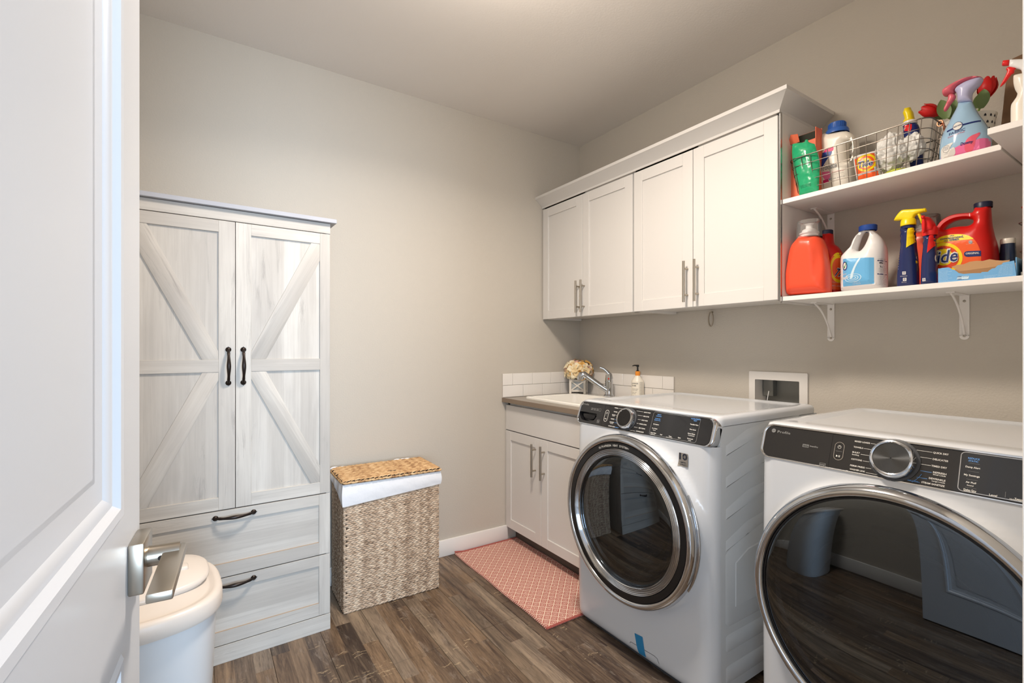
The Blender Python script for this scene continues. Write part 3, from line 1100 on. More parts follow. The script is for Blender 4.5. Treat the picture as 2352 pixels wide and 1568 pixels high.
sk = thing('utility_sink', 'white drop-in utility sink set in the countertop', 'sink', ((SX0 + SX1) / 2, (SY0 + SY1) / 2, 0.889))
hx, hy = (SX1 - SX0) / 2, (SY1 - SY0) / 2
def rr3(ax, ay, bx, by, r, z, n=6):
    return [(p[0], p[1], z) for p in rrect(ax, ay, bx, by, r, n)]
rings = [rr3(-hx, -hy, hx, hy, 0.04, 0.0), rr3(-hx, -hy, hx, hy, 0.04, 0.008), rr3(-hx + .006, -hy + .006, hx - .006, hy - .006, 0.036, 0.013),
         rr3(-hx + .03, -hy + .03, hx - .10, hy - .03, 0.03, 0.0125), rr3(-hx + .038, -hy + .038, hx - .108, hy - .038, 0.03, 0.004),
         rr3(-hx + .06, -hy + .06, hx - .125, hy - .06, 0.05, -0.20), rr3(-hx + .10, -hy + .10, hx - .16, hy - .10, 0.06, -0.225)]
g = G().loft(rings, False, False)
g.f.append(tuple(range(len(g.v) - 28, len(g.v)))); g.m.append(0)
g.build('basin', 'sink', sk, smooth=40)
G().lathe([(0.028, -0.224), (0.028, -0.220), (0.02, -0.222), (0.001, -0.222)], 20, c=(-0.03, 0, 0), caps=False).build('drain', 'chrome', sk)

# ---- tile splash, every tile its own piece
sp = thing('tile_backsplash', 'two rows of white subway tile around the sink corner', 'backsplash', (0, 0, 0))
g = G()
g.box(-0.635, -0.006, 0.889, 0.0, -0.0005, 1.038)
g.box(-0.006, -0.795, 0.889, -0.0005, -0.006, 1.038)
g.build('grout_bed', 'grout', sp)
def tile(axis, a, b, z0, z1):
    gp = 0.0012
    a, b = a + gp, b - gp
    if axis == 'x':
        G().box(a, -0.0105, z0 + gp, b, -0.005, z1 - gp, 0.0016, 1).build('tile', 'tile', sp)
    else:
        G().box(-0.0105, a, z0 + gp, -0.005, b, z1 - gp, 0.0016, 1).build('tile', 'tile', sp)
tw = 0.153
for row, (z0, z1, offx, offy) in enumerate(((0.890, 0.9645, -0.481, -0.79 + 0.075), (0.9645, 1.039, -0.561, -0.79))):
    x = offx - 3 * tw
    while x < -0.006:
        a, b = max(x, -0.635), min(x + tw, -0.0105)
        if b - a > 0.015: tile('x', a, b, z0, z1)
        x += tw
    y = (-0.715 if row == 1 else -0.645) - 2 * tw + 0.002
    while y < -0.0105:
        a, b = max(y, -0.795), min(y + tw * 0.985, -0.0105)
        if b - a > 0.015: tile('y', a, b, z0, z1)
        y += tw * 0.985

# ---- faucet
fa = thing('faucet', 'chrome single-lever pull-out faucet at the back of the sink', 'faucet', (-0.088, -0.375, 0.9015))
g = G().lathe([(0.032, 0), (0.032, 0.004), (0.025, 0.010), (0.0225, 0.02), (0.0225, 0.086), (0.0235, 0.088), (0.0235, 0.094), (0.0225, 0.096), (0.021, 0.125), (0.015, 0.140), (0.001, 0.146)], 28, caps=False)
fb = g.build('body', 'chrome', fa)
hp = [(0.006, -0.004, 0.105), (0.002, -0.002, 0.128), (-0.012, 0.008, 0.152), (-0.030, 0.020, 0.170), (-0.046, 0.032, 0.176)]
G().tube(smoothc3 := [Vector(p) for p in hp], [0.019, 0.017, 0.010, 0.007, 0.005], 14).build('lever', 'chrome', fa)
G().lathe([(0.0045, 0), (0.0045, 0.003), (0.001, 0.004)], 12, c=(0, 0, 0)).xf(Matrix.Translation((-0.017, -0.014, 0.108)) @ Matrix.Rotation(R(-90), 4, Vector((-0.7, 0.7, 0)))).build('indicator', 'red', fa)
sd = Vector((-0.110, 0.150, 0.0))
a0 = Vector((0, 0, 0.028)); a1 = a0 + Vector((-0.046, 0.046, 0.042)); a2 = a1 + Vector((-0.056, 0.056, 0.056))
G().tube([a0, a1], [0.019, 0.017], 20).build('spout', 'chrome', fa)
ho = G().tube([a1, a1 + (a2 - a1) * 0.03], 0.0155, 18).tube([a1 + (a2 - a1) * 0.03, a2], [0.0175, 0.0165], 20).build('spray_wand', 'silver', fa)
pts = [a2 - (a2 - a1) * 0.12, a2 + Vector((-0.006, 0.006, 0.005)), a2 + Vector((-0.016, 0.016, 0.002)), a2 + Vector((-0.022, 0.022, -0.016)), a2 + Vector((-0.022, 0.022, -0.028))]
G().tube(pts, [0.018, 0.0215, 0.0235, 0.022, 0.0195], 22).build('spray_head', 'chrome', ho)

# ---- soap bottle
sb = thing('soap_dispenser', 'cream pump bottle with an orange collar and black pump, beside the faucet', 'soap bottle', (-0.05, -0.572, 0.889), R(-56))
sbk = G().lathe([(0.030, 0), (0.0345, 0.003), (0.0355, 0.008), (0.0355, 0.110), (0.034, 0.118), (0.013, 0.146), (0.0125, 0.150)], 36)
sbv = sbk.bvh()
sbk.build('bottle', 'soap', sb)
G().lathe([(0.0135, 0.147), (0.0140, 0.149), (0.0140, 0.170), (0.0125, 0.172)], 24).build('collar', 'amber', sb)
g = G().lathe([(0.0085, 0.171), (0.0085, 0.176), (0.0045, 0.178), (0.0042, 0.197), (0.0075, 0.198), (0.008, 0.208), (0.006, 0.210)], 18)
g.tube([(0, 0, 0.206), (-0.018, -0.008, 0.2065), (-0.028, -0.013, 0.203)], [0.004, 0.0035, 0.0028], 8)
g.build('pump', 'black', sb)
g = G()
for s, x0, x1, z, h in (('LAVENDER', -0.030, 0.008, 0.098, 0.0072), ('THYME', -0.030, -0.004, 0.085, 0.0072), ('HAND SOAP', -0.027, 0.008, 0.068, 0.0036), ('WITH OILS', -0.027, 0.004, 0.060, 0.0036), ('16 FL OZ', -0.027, -0.002, 0.048, 0.0036), ('473 ML', -0.027, -0.006, 0.040, 0.0036)):
    wrap(g, text(s, x0, z, x1, z, h, 0.004), sbv, 0.0009, L=0.002)
for k in range(11):
    wrap(g, text('LATHER RINSE MILD'[: 10 + (k * 5) % 8], 0.014, 0.106 - k * 0.0068, 0.031, 0.106 - k * 0.0068, 0.0034), sbv, 0.0004)
g.build('lettering', 'inkdark', sb)

# ---- hydrangeas in a small crate
pb = thing('planter_crate', 'small whitewashed crate with crossed slats, beside the faucet', 'planter', (-0.122, -0.130, 0.902), R(-50))
hw, H1 = 0.046, 0.088
for sx in (-1, 1):
    for sy in (-1, 1):
        G().box(sx * hw - 0.007, sy * hw - 0.007, 0, sx * hw + 0.007, sy * hw + 0.007, H1 + 0.006, 0.001, 1).build('post', 'whitewash', pb)
for q in range(4):
    rot = Matrix.Rotation(q * PI / 2, 4, 'Z')
    g = G().box(-hw + .006, -hw - .003, 0.012, hw - .006, -hw + .004, 0.024).box(-hw + .006, -hw - .003, H1 - 0.01, hw - .006, -hw + .004, H1 + 0.003)
    g.xf(rot).build('rail', 'whitewash', pb)
    for sgn in (-1, 1):
        vf = line2(-hw * sgn + .006 * sgn, 0.022, hw * sgn - .006 * sgn, H1 - 0.008, 0.008)[0]
        G().prism([vf[0], vf[1], vf[2], vf[3]], -hw - 0.0035 - 0.001 * sgn, -hw + 0.002).xf(rot).build('cross_slat', 'whitewash', pb)
G().box(-hw + .006, -hw + .006, 0.010, hw - .006, hw - .006, H1 - 0.004).build('liner', 'zinc', pb)

hy_ = thing('hydrangea_bunch', 'cream and apricot hydrangea blooms spilling over the small crate', 'flowers', (-0.122, -0.130, 0.985))
G().tube([(0, 0, 0.006), (0.004, 0, 0.05)], 0.010, 8).build('stems', 'stem', hy_)
random.seed(11)
def floret_mesh(mat):
    g = G()
    for q in range(4):
        a = q * PI / 2 + 0.1
        pr = []
        rows = [(0.001, 0.003, 0.0), (0.007, 0.0085, 0.003), (0.014, 0.0095, 0.004), (0.020, 0.004, 0.001)]
        rings = [[(r, -w_, h + 0.002), (r, 0, h), (r, w_, h + 0.002)] for r, w_, h in rows]
        gg = G().loft(rings, False, False, wrap=False)
        gg.xf(Matrix.Rotation(a, 4, 'Z') @ Matrix.Rotation(R(-14), 4, 'Y'))
        g.join(gg)
    o = g.build('floret', mat)
    me = o.data
    bpy.data.objects.remove(o)
    return me
fm = [floret_mesh(k) for k in ('petal_a', 'petal_b', 'petal_c', 'petal_d')]
for i in range(120):
    zz = 1 - 1.55 * (i + 0.5) / 120
    a = i * 2.39996
    rr = math.sqrt(max(0, 1 - zz * zz))
    d = Vector((rr * math.cos(a), rr * math.sin(a), zz))
    pos = Vector((d.x * 0.082, d.y * 0.082, 0.060 + d.z * 0.062)) * (0.93 + random.random() * 0.14)
    cside = d.x * 0.4 - d.y
    k = random.random() + cside * 0.30 - 0.10
    mi = 0 if k < 0.45 else (1 if k < 0.75 else (2 if k < 1.05 else 3))
    if random.random() < 0.14: mi = 3
    o = obj('floret', fm[mi], hy_)
    o.location = pos
    q = d.to_track_quat('Z', 'Y')
    o.rotation_mode = 'QUATERNION'
    q2 = Vector((random.uniform(-.4, .4), random.uniform(-.4, .4), 1)).to_track_quat('Z', 'Y')
    o.rotation_quaternion = q @ q2
    s = random.uniform(0.95, 1.35)
    o.scale = (s, s, s)

# ---- water outlet box in the wall
wb = thing('outlet_box', 'white recessed washer outlet box in the wall behind the machines', 'outlet box', (0, -1.36, 0.95), RIGHT)
o_, i_ = rrect(-0.131, -0.13, 0.131, 0.137, 0.004, 3), rrect(-0.101, -0.085, 0.098, 0.100, 0.004, 3)
g = G()
rings = [[(p[0], y, p[1]) for p in pl_] for pl_, y in ((o_, -0.001), (o_, -0.010), (i_, -0.012), (i_, 0.085))]
g.loft(rings, False, False)
g.build('frame', 'melamine', wb, smooth=20)
G().box(-0.104, 0.083, -0.088, 0.101, 0.087, 0.103).build('back_plate', 'galv_shade', wb)  # grey stands in for the shade inside the white plastic box
G().tube([(-0.070, 0.03, -0.08), (-0.066, 0.03, 0.0), (-0.058, 0.03, 0.045)], 0.002, 6).build('cord', 'white', wb)
G().box(-0.098, 0.05, 0.02, -0.05, 0.083, 0.098, 0.002, 1).build('valve_housing', 'galv_shade', wb)

# ================================================================ LAUNDRY MACHINES
MW = 0.3425                                    # half width
def con_px(px, py, yc, dz=0.0):
    """picture point -> (x, v) on the tilted console face of a machine centred at world y = yc"""
    x1, z1, x0, z0 = -.765, .962 + dz, -.80, .865 + dz
    L = math.hypot(x1 - x0, z1 - z0)
    up = ((x1 - x0) / L, 0, (z1 - z0) / L)
    n = Vector((-up[2], 0, up[0]))
    d = ray(px, py)
    o = Vector((-CA, -CB, CH))
    t = (Vector((x0, 0, z0)) - o).dot(n) / d.dot(n)
    p = o + d * t
    return -(p.y - yc), (p.x - x0) * up[0] + (p.z - z0) * up[2]

def machine(name, label, yc, washer, dz=0.0, xb=-0.10):
    t = thing(name, label, 'washer' if washer else 'dryer', (-0.80, yc, 0), RIGHT)
    DB = 0.80 + xb                     # back plane (local y)
    ZC, VH = 0.865 + dz, 0.1031       # foot of the console, its slant height
    tilt = math.atan2(0.035, 0.097)
    Uc = Vector((1, 0, 0)); Vc = Vector((0, math.sin(tilt), math.cos(tilt))); Oc = Vector((0, 0, ZC))
    CM = Matrix(((1, 0, 0, 0), (0, 0, math.sin(tilt), 0), (0, 0, math.cos(tilt), ZC), (0, 0, 0, 1)))
    # frame: local (x, y, z) -> u, out-of-face (negative y is out), v
    FM = Matrix(((1, 0, 0, 0), (0, math.cos(tilt), math.sin(tilt), 0), (0, -math.sin(tilt), math.cos(tilt), ZC), (0, 0, 0, 1)))
    # --- cabinet sides, back, floor
    zt = 0.932 + dz
    g = G()
    g.box(-MW + .001, 0.042, 0.03, -MW + .012, DB, zt)
    g.box(-MW + .01, DB - 0.01, 0.03, MW - .01, DB, zt)
    g.box(-MW + .01, 0.05, 0.03, MW - .01, DB, 0.04)
    g.build('cabinet_side', 'appl2', t)
    side = G().box(MW - .012, 0.042, 0.03, MW - .001, DB, zt).build('side_panel', 'appl2', t)
    # pressed ribs in the side panel
    xs = MW - .001
    def rib(pl_, hgt=0.0022):
        g = G()
        n = len(pl_)
        c = sum((Vector(p) for p in pl_), Vector((0, 0))) / n
        ins = []
        for i in range(n):
            a = (Vector(pl_[i]) - Vector(pl_[i - 1])).normalized(); b = (Vector(pl_[(i + 1) % n]) - Vector(pl_[i])).normalized()
            nn = (Vector((-a.y, a.x)) + Vector((-b.y, b.x))); nn.normalize()
            if (c - Vector(pl_[i])).dot(nn) < 0: nn = -nn
            ins.append(Vector(pl_[i]) + nn * 0.007)
        g.loft([[(xs, p[0], p[1]) for p in pl_], [(xs + hgt, p[0], p[1]) for p in ins]], False, False)
        g.f.append(tuple(range(n, 2 * n))); g.m.append(0)
        g.build('pressed_rib', 'appl2', side, smooth=25)
    for k in range(4):
        z = 0.872 - k * 0.107
        rib([(0.074, z - 0.040), (0.074, z - 0.004), (0.20, z + 0.040), (0.34, z + 0.058), (0.56, z + 0.062), (0.56, z + 0.030), (0.34, z + 0.022), (0.20, z + 0.002)])
    rib([(0.072, 0.27), (0.072, 0.50), (0.10, 0.522), (0.20, 0.555), (0.34, 0.568), (0.60, 0.568), (0.62, 0.545), (0.62, 0.27), (0.60, 0.255), (0.09, 0.255)])
    rib([(0.122, 0.31), (0.122, 0.465), (0.20, 0.50), (0.34, 0.512), (0.56, 0.512), (0.56, 0.31)], 0.0045)
    for k in range(2):
        z = 0.228 - k * 0.105
        rib([(0.074, z - 0.05), (0.074, z - 0.005), (0.085, z), (0.60, z), (0.615, z - 0.01), (0.615, z - 0.05), (0.60, z - 0.058), (0.085, z - 0.058)])
    # --- curved front panel with the door well
    zc, RR = 0.544 + dz * 0.5, 0.316
    nu, nz = 64, 76
    def front_y(u, z):
        r = 0.05
        au = abs(u)
        y = 0.0
        if au > MW - r:
            q = (au - (MW - r)) / r
            y += r * (1 - math.sqrt(max(0.0, 1 - q * q)))
        rb = 0.045
        if z < 0.012 + rb:
            q = (0.012 + rb - z) / rb
            y += 0.022 * (1 - math.sqrt(max(0.0, 1 - q * q)))
        d = math.hypot(u, z - zc)
        s = max(0.0, min(1.0, (0.334 - d) / 0.035))
        s = s * s * (3 - 2 * s)
        q = max(0.0, min(1.0, (ZC - z) / 0.07)); s *= q * q * (3 - 2 * q)
        y -= 0.030 * s * (1.0 if au < MW - r else (1 - ((au - MW + r) / r) ** 2 * 0.6))
        y -= 0.006 * math.sin(max(0, min(1, (ZC - z) / ZC)) * PI)
        return y
    us = [-MW * math.cos(PI * i / nu) * 1.0 for i in range(nu + 1)]
    zs = [0.012 + (ZC + 0.002 - 0.012) * j / nz for j in range(nz + 1)]
    # denser rows near the base
    g = G()
    vi = {}
    for j, z in enumerate(zs):
        for i, u in enumerate(us):
            vi[i, j] = len(g.v)
            g.v.append((u, front_y(u, z), z))
    for j in range(nz):
        for i in range(nu):
            uc, zz = (us[i] + us[i + 1]) / 2, (zs[j] + zs[j + 1]) / 2
            if math.hypot(uc, zz - zc) < 0.285:
                continue
            g.f.append((vi[i, j], vi[i + 1, j], vi[i + 1, j + 1], vi[i, j + 1])); g.m.append(0)
    fpb = g.bvh()
    fp = g.build('front_panel', 'appl', t, smooth=60)
    G().box(-MW + .05, 0.02, 0.004, MW - .05, 0.06, 0.045).build('kick_strip', 'gasket', t)
    for sx in (-1, 1):
        for yy in (0.09, DB - 0.06):
            G().lathe([(0.02, 0), (0.022, 0.006), (0.014, 0.01), (0.014, 0.034)], 16, c=(sx * (MW - 0.06), yy, 0)).build('foot', 'black', t)
    # --- lid with raised rim
    g = G()
    z0 = 0.934 + dz; z1 = 0.967 + dz
    rs = []
    def rr(x0, y0, x1, y1, r, z): return [(p[0], p[1], z) for p in rrect(x0, y0, x1, y1, r, 5)]
    yf = 0.034
    rs = [rr(-MW, yf, MW, DB, 0.03, z0), rr(-MW, yf, MW, DB, 0.03, z1 - 0.014), rr(-MW + .004, yf + .002, MW - .004, DB - .004, 0.03, z1 - 0.004), rr(-MW + .014, yf + .010, MW - .014, DB - .014, 0.03, z1),
          rr(-MW + .040, yf + .085, MW - .040, DB - .035, 0.03, z1), rr(-MW + .054, yf + .095, MW - .054, DB - .047, 0.024, z1 - 0.006), rr(-MW + .06, yf + .10, MW - .06, DB - .053, 0.02, z1 - 0.006)]
    g.loft(rs, False, True)
    g.build('lid', 'appl', t, smooth=50)
    # --- console
    g = G()
    outer = rrect(-MW + .001, 0.001, MW - .001, VH + 0.002, 0.030, 7)
    inner = rrect(-MW + .012, 0.0065, MW - .016, VH - 0.0065, 0.022, 7)
    mid = rrect(-MW + .006, 0.0020, MW - .008, VH - 0.001, 0.027, 7)
    rings = [[(p[0], y, p[1]) for p in q] for q, y in ((outer, 0.03), (outer, 0.004), (mid, -0.003), (rrect(-MW + .0095, 0.0048, MW - .0135, VH - 0.0045, 0.023, 7), -0.0030), (inner, 0.0))]
    g.loft(rings, False, False)
    g.xf(FM).build('console_trim', 'chrome', t, smooth=50)
    g = G()
    g.prism(rrect(-MW + .002, 0.002, MW - .002, VH + .001, 0.03, 7), 0.028, 0.05)
    g.xf(FM).build('console_body', 'appl', t)
    Gf = G()
    if washer:
        # fascia with the hole of the detergent drawer
        hole = smoothc([(-0.328, 0.046), (-0.325, 0.054, 1), (-0.222, 0.053, 1), (-0.219, 0.042), (-0.228, 0.026), (-0.246, 0.0175), (-0.298, 0.017), (-0.318, 0.030)], 5)
        inn = rrect(-MW + .0122, 0.0067, MW - .0162, VH - 0.0067, 0.022, 7)
        vf = flat(inn, [hole], 0.02)
        Gf.add([(v[0], -0.0008, v[1]) for v in vf[0]], vf[1])
        hr = resample(hole, 0.008)
        Gf.loft([[(p[0], -0.0008, p[1]) for p in hr], [(p[0] * .97 - 0.008, 0.024, p[1] * 0.94 + 0.003) for p in hr]], False, False)
        vf = flat([(p[0] * .97 - 0.008, p[1] * 0.94 + 0.003) for p in hr], [], 0.02)
        Gf.add([(v[0], 0.0239, v[1]) for v in vf[0]], vf[1])
    else:
        Gf.prism(rrect(-MW + .0122, 0.0067, MW - .0162, VH - 0.0067, 0.022, 7), -0.0008, 0.004)
    fas = Gf.xf(FM).build('fascia', 'fascia', t, smooth=30)
    P = lambda px, py: con_px(px, py, yc, dz)
    su = (P(1386, 955) if washer else P(1908, 1035))[0]
    G().box(su - .0004, -0.0012, 0.007, su + .0004, 0.0, VH - 0.007).xf(FM).build('panel_seam', 'black', t)
    if washer:
        dr = G().prism(smoothc([(-0.312, 0.045), (-0.300, 0.049), (-0.245, 0.048), (-0.236, 0.042), (-0.240, 0.030), (-0.262, 0.026), (-0.300, 0.030)], 5), 0.006, 0.02, bev=0.002)
        dr.xf(FM).build('detergent_drawer', 'black', t)
    # knob
    ku, kv = P(1441, 963) if washer else P(2053, 1063)
    if washer: kv = 0.052
    else: kv = 0.053
    KM = FM @ Matrix.Translation((ku, 0, kv)) @ Matrix.Rotation(R(180), 4, 'Z') @ Matrix.Scale(0.9 if washer else 1.0, 4)
    kn = G().lathe([(0.052, 0.0), (0.052, 0.003), (0.047, 0.005)], 48, axis='y').xf(KM).build('knob_base', 'gasket', t)
    g = G()
    g.lathe([(0.0455, 0.004), (0.0465, 0.006), (0.0455, 0.020), (0.043, 0.0245), (0.040, 0.0255), (0.0375, 0.0245), (0.0368, 0.0225)], 64, axis='y', caps=False)
    knob = g.xf(KM).build('knob', 'chrome', t, smooth=30)
    G().lathe([(0.0370, 0.0215), (0.0370, 0.0228), (0.001, 0.0228)], 48, axis='y', caps=False).xf(KM).build('knob_face', 'screen' if washer else 'knobface', knob)
    # --- printing on the console
    g = G()
    def pt(s, ax, ay, bx, by, h, mi=0, bold=0.02, shear=0.0):
        u0, v0 = P(ax, ay); u1, v1 = P(bx, by)
        vm = max((v0 + v1) / 2, 0.0100)
        place(g, text(s, u0, vm, u1, vm, h, bold, shear), (0, 0, 0), (1, 0, 0), (0, 0, 1), 0.0, mi)
    def ln(ax, ay, bx, by, w_=0.0008, mi=0):
        u0, v0 = P(ax, ay); u1, v1 = P(bx, by)
        vm = max((v0 + v1) / 2, 0.0100)
        place(g, line2(u0, vm, u1, vm, w_), (0, 0, 0), (1, 0, 0), (0, 0, 1), 0.0, mi)
    def ringr(x0, z0, x1, z1, r, w_, mi=0):
        place(g, band(rrect(x0, z0, x1, z1, r, 6), rrect(x0 + w_, z0 + w_, x1 - w_, z1 - w_, max(r - w_, .0005), 6)), (0, 0, 0), (1, 0, 0), (0, 0, 1), 0.0, mi)
    if not washer:
        c4 = lambda a, b: (2040 + a / 7.54, 980 + b / 7.54)
        c3 = lambda a, b: (1740 + a / 7.35, 940 + b / 7.35)
        def t3(s, a, b, c, d, h, mi=0, bold=0.02): pt(s, *c3(a, b), *c3(c, d), h, mi, bold)
        def t4(s, a, b, c, d, h, mi=0, bold=0.02): pt(s, *c4(a, b), *c4(c, d), h, mi, bold)
        def l3(a, b, c, d, mi=0): ln(*c3(a, b), *c3(c, d), mi=mi)
        def l4(a, b, c, d, mi=0, w_=0.0008): ln(*c4(a, b), *c4(c, d), w_=w_, mi=mi)
        t3('Profile', 342, 395, 556, 425, 0.0072, 3, 0.0)
        u, v = P(*c3(280, 358))
        place(g, flat(ellipse(u, v, 0.0062, 0.0062, 24), [], 0.01), (0, 0, 0), (1, 0, 0), (0, 0, 1), 0.0, 3)
        place(g, text('GE', u - 0.0038, v - 0.0022, u + 0.0038, v - 0.0022, 0.0048, 0.0, 0.3), (0, 0, 0), (1, 0, 0), (0, 0, 1), 0.0004, 4)
        place(g, band(ellipse(u, v, 0.0054, 0.0054, 24), ellipse(u, v, 0.0049, 0.0049, 24)), (0, 0, 0), (1, 0, 0), (0, 0, 1), 0.0004, 4)
        u, v = P(*c3(762, 632)); u2, v2 = P(*c3(880, 570)); v2 = v + 0.0085
        ringr(u, v, u2, v2, 0.001, 0.0006, 3)
        place(g, text('STEAM', u + .001, v + .0048, u2 - .001, v + .0048, 0.0028, 0.02), (0, 0, 0), (1, 0, 0), (0, 0, 1), 0.0, 3)
        place(g, text('Dryer', u + .001, v + .0015, u2 - .001, v + .0015, 0.0022, 0.01), (0, 0, 0), (1, 0, 0), (0, 0, 1), 0.0, 3)
        t3('SmartDry', 888, 630, 1025, 652, 0.0036, 3)
        u, v = P(*c3(1042, 975)); ringr(u, v, u + 0.0145, v + 0.0125, 0.0008, 0.0007, 3)
        place(g, text('energy', u + .001, v + .0068, u + .0135, v + .0068, 0.0036, 0.02, 0.4), (0, 0, 0), (1, 0, 0), (0, 0, 1), 0.0, 3)
        place(g, text('STAR', u + .002, v + .0018, u + .0125, v + .0018, 0.0028, 0.02), (0, 0, 0), (1, 0, 0), (0, 0, 1), 0.0, 3)
        t3('MIXED LOADS', 1645, 548, 1900, 585, 0.0038); l3(1915, 575, 2100, 604)
        t3('TOWELS', 1625, 645, 1785, 668, 0.0038); l3(1797, 660, 1978, 688)
        t3('BULKY', 1605, 732, 1732, 750, 0.0038); l3(1745, 758, 1915, 787)
        t3('Bedding', 1600, 768, 1715, 785, 0.0028)
        t3('COTTONS', 1585, 850, 1765, 875, 0.0038); l3(1782, 870, 1895, 888)
        t3('PERM PRESS', 1565, 958, 1812, 994, 0.0038); l3(1828, 988, 1925, 1003)
        t3('WASHER LINK', 1552, 1052, 1815, 1097, 0.0038); l3(1830, 1090, 2025, 1130)
        u, v = P(*c3(1512, 1040))
        place(g, ([(u, v - .0018), (u + .0028, v + .0012), (u - .0028, v + .0012)], [(0, 1, 2)]), (0, 0, 0), (1, 0, 0), (0, 0, 1), 0.0, 0)
        t4('QUICK DRY', 782, 462, 1052, 498, 0.0040); l4(415, 392, 770, 445)
        t4('DELICATES', 775, 575, 1042, 612, 0.0040); l4(525, 518, 760, 555)
        t4('TIMED DRY', 752, 692, 1022, 730, 0.0040); l4(562, 645, 745, 674)
        t4('REFRESH', 780, 805, 1012, 836, 0.0040); l4(562, 762, 760, 793, 1)
        t4('Small Loads', 780, 836, 1002, 868, 0.0028)
        t4('DEWRINKLE', 708, 905, 995, 950, 0.0040); l4(495, 872, 680, 903, 1)
        t4('Large Loads', 760, 948, 988, 985, 0.0028)
        t4('STEAM SANITIZE', 572, 1015, 975, 1090, 0.0040); l4(350, 958, 550, 995, 1)
        t4('STEAM CLEAN', 285, 998, 515, 1030, 0.0024, 1)
        u, v = P(*c4(560, 762)); u2, v2 = P(*c4(350, 958))
        arc = [(ku + 0.060 * math.cos(R(a)), kv + 0.060 * math.sin(R(a))) for a in range(-22, -52, -3)]
        for i in range(len(arc) - 1):
            place(g, line2(*arc[i], *arc[i + 1], 0.0009), (0, 0, 0), (1, 0, 0), (0, 0, 1), 0.0, 1)
        # start button
        a = P(*c3(1290, 895)); ringr(-0.0, 0, 0.001, 0.001, 0.0003, 0.0001, 0)
        bu = P(*c3(1372, 745))[0]
        ringr(bu - .0115, 0.0285, bu + .0115, 0.0775, 0.0115, 0.0014, 5)
        place(g, line2(bu - .008, 0.0525, bu + .008, 0.0525, 0.0005), (0, 0, 0), (1, 0, 0), (0, 0, 1), 0.0, 3)
        place(g, band(ellipse(bu, 0.064, 0.0042, 0.0042, 20, 115, 425), ellipse(bu, 0.064, 0.0034, 0.0034, 20, 115, 425)), (0, 0, 0), (1, 0, 0), (0, 0, 1), 0.0, 0)
        place(g, line2(bu, 0.0645, bu, 0.069, 0.0008), (0, 0, 0), (1, 0, 0), (0, 0, 1), 0.0, 0)
        place(g, ([(bu - .005, .0365), (bu - .001, .0395), (bu - .005, .0425)], [(0, 1, 2)]), (0, 0, 0), (1, 0, 0), (0, 0, 1), 0.0, 0)
        for q in (.001, .0035):
            place(g, line2(bu + q, .0368, bu + q, .0422, 0.0011), (0, 0, 0), (1, 0, 0), (0, 0, 1), 0.0, 0)
        # display
        du0 = P(2203, 1085)[0]; du1 = 0.300
        ringr(du0, 0.0085, du1, 0.097, 0.009, 0.0016, 5)
        scr = G().prism(rrect(du0 + .0016, 0.0101, du1 - .0016, 0.0954, 0.008, 5), -0.0014, -0.0006)
        for s, a, b, c, d, h, mi in (('REDUCE', 1388, 555, 1590, 582, .0036, 1), ('STATIC', 1395, 600, 1565, 625, .0036, 1), ('Damp Alert', 1342, 702, 1598, 738, .0038, 0),
                                   ('My Settings', 1315, 842, 1588, 880, .0038, 0), ('Air Fluff', 1345, 968, 1530, 995, .0036, 0), ('Sound', 1365, 1020, 1480, 1035, .0026, 0),
                                   ('Delay Dry', 1308, 1098, 1530, 1130, .0038, 0), ('Remote Start', 1308, 1138, 1522, 1168, .0026, 0), ('Level', 1752, 1190, 1888, 1212, .0038, 0), ('Temp', 2190, 1262, 2330, 1285, .0038, 0),
                                   ('WiFi', 2200, 1300, 2280, 1315, .0026, 0), ('Hold 3 Seconds', 2100, 1320, 2420, 1365, .0026, 0)):
            t4(s, a, b, c, d, h, mi)
        for a, b, c, d in ((1405, 628, 1590, 655), (1380, 765, 1575, 792), (1360, 905, 1555, 935), (1335, 1043, 1530, 1077)):
            l4(a, b, c, d, 3, 0.0003)
        u = P(*c4(2030, 1225))[0]
        place(g, line2(u, 0.012, u, 0.024, 0.0004), (0, 0, 0), (1, 0, 0), (0, 0, 1), 0.0, 3)
    else:
        c5 = lambda a, b: (1310 + a / 6.72, 900 + b / 6.72)
        def t5(s, a, b, c, d, h, mi=0, bold=0.03): pt(s, *c5(a, b), *c5(c, d), h, mi, bold)
        def l5(a, b, c, d, mi=0, w_=0.0008): ln(*c5(a, b), *c5(c, d), w_=w_, mi=mi)
        t5('Profile', 215, 195, 290, 208, 0.0066, 3, 0.0)
        u, v = P(*c5(195, 180))
        place(g, flat(ellipse(u, v, 0.0062, 0.0062, 24), [], 0.01), (0, 0, 0), (1, 0, 0), (0, 0, 1), 0.0, 3)
        place(g, text('GE', u - 0.0038, v - 0.0022, u + 0.0038, v - 0.0022, 0.0048, 0.0, 0.3), (0, 0, 0), (1, 0, 0), (0, 0, 1), 0.0004, 4)
        u0, v0 = -0.262, 0.0665
        for k in range(3):
            for j in range(2):
                place(g, text(('SMART', 'ODOR', 'ULTRA', 'CARE', 'BLOCK', 'VENT')[k + 3 * j], u0 + k * .0165, v0 + j * .0055, u0 + k * .0165 + .013, v0 + j * .0055, .0032, .02), (0, 0, 0), (1, 0, 0), (0, 0, 1), 0.0, 3)
        ringr(u0 + .049, v0 - .001, u0 + .060, v0 + .010, .001, .0006, 3)
        ringr(-0.2085, 0.0155, -0.1945, 0.029, .0008, .0007, 3)
        place(g, text('energy', -0.2075, 0.0225, -0.1955, 0.0225, 0.0036, 0.02, 0.4), (0, 0, 0), (1, 0, 0), (0, 0, 1), 0.0, 3)
        place(g, text('STAR', -0.2065, 0.0175, -0.1965, 0.0175, 0.0028, 0.02), (0, 0, 0), (1, 0, 0), (0, 0, 1), 0.0, 3)
        bu = P(*c5(560, 370))[0]
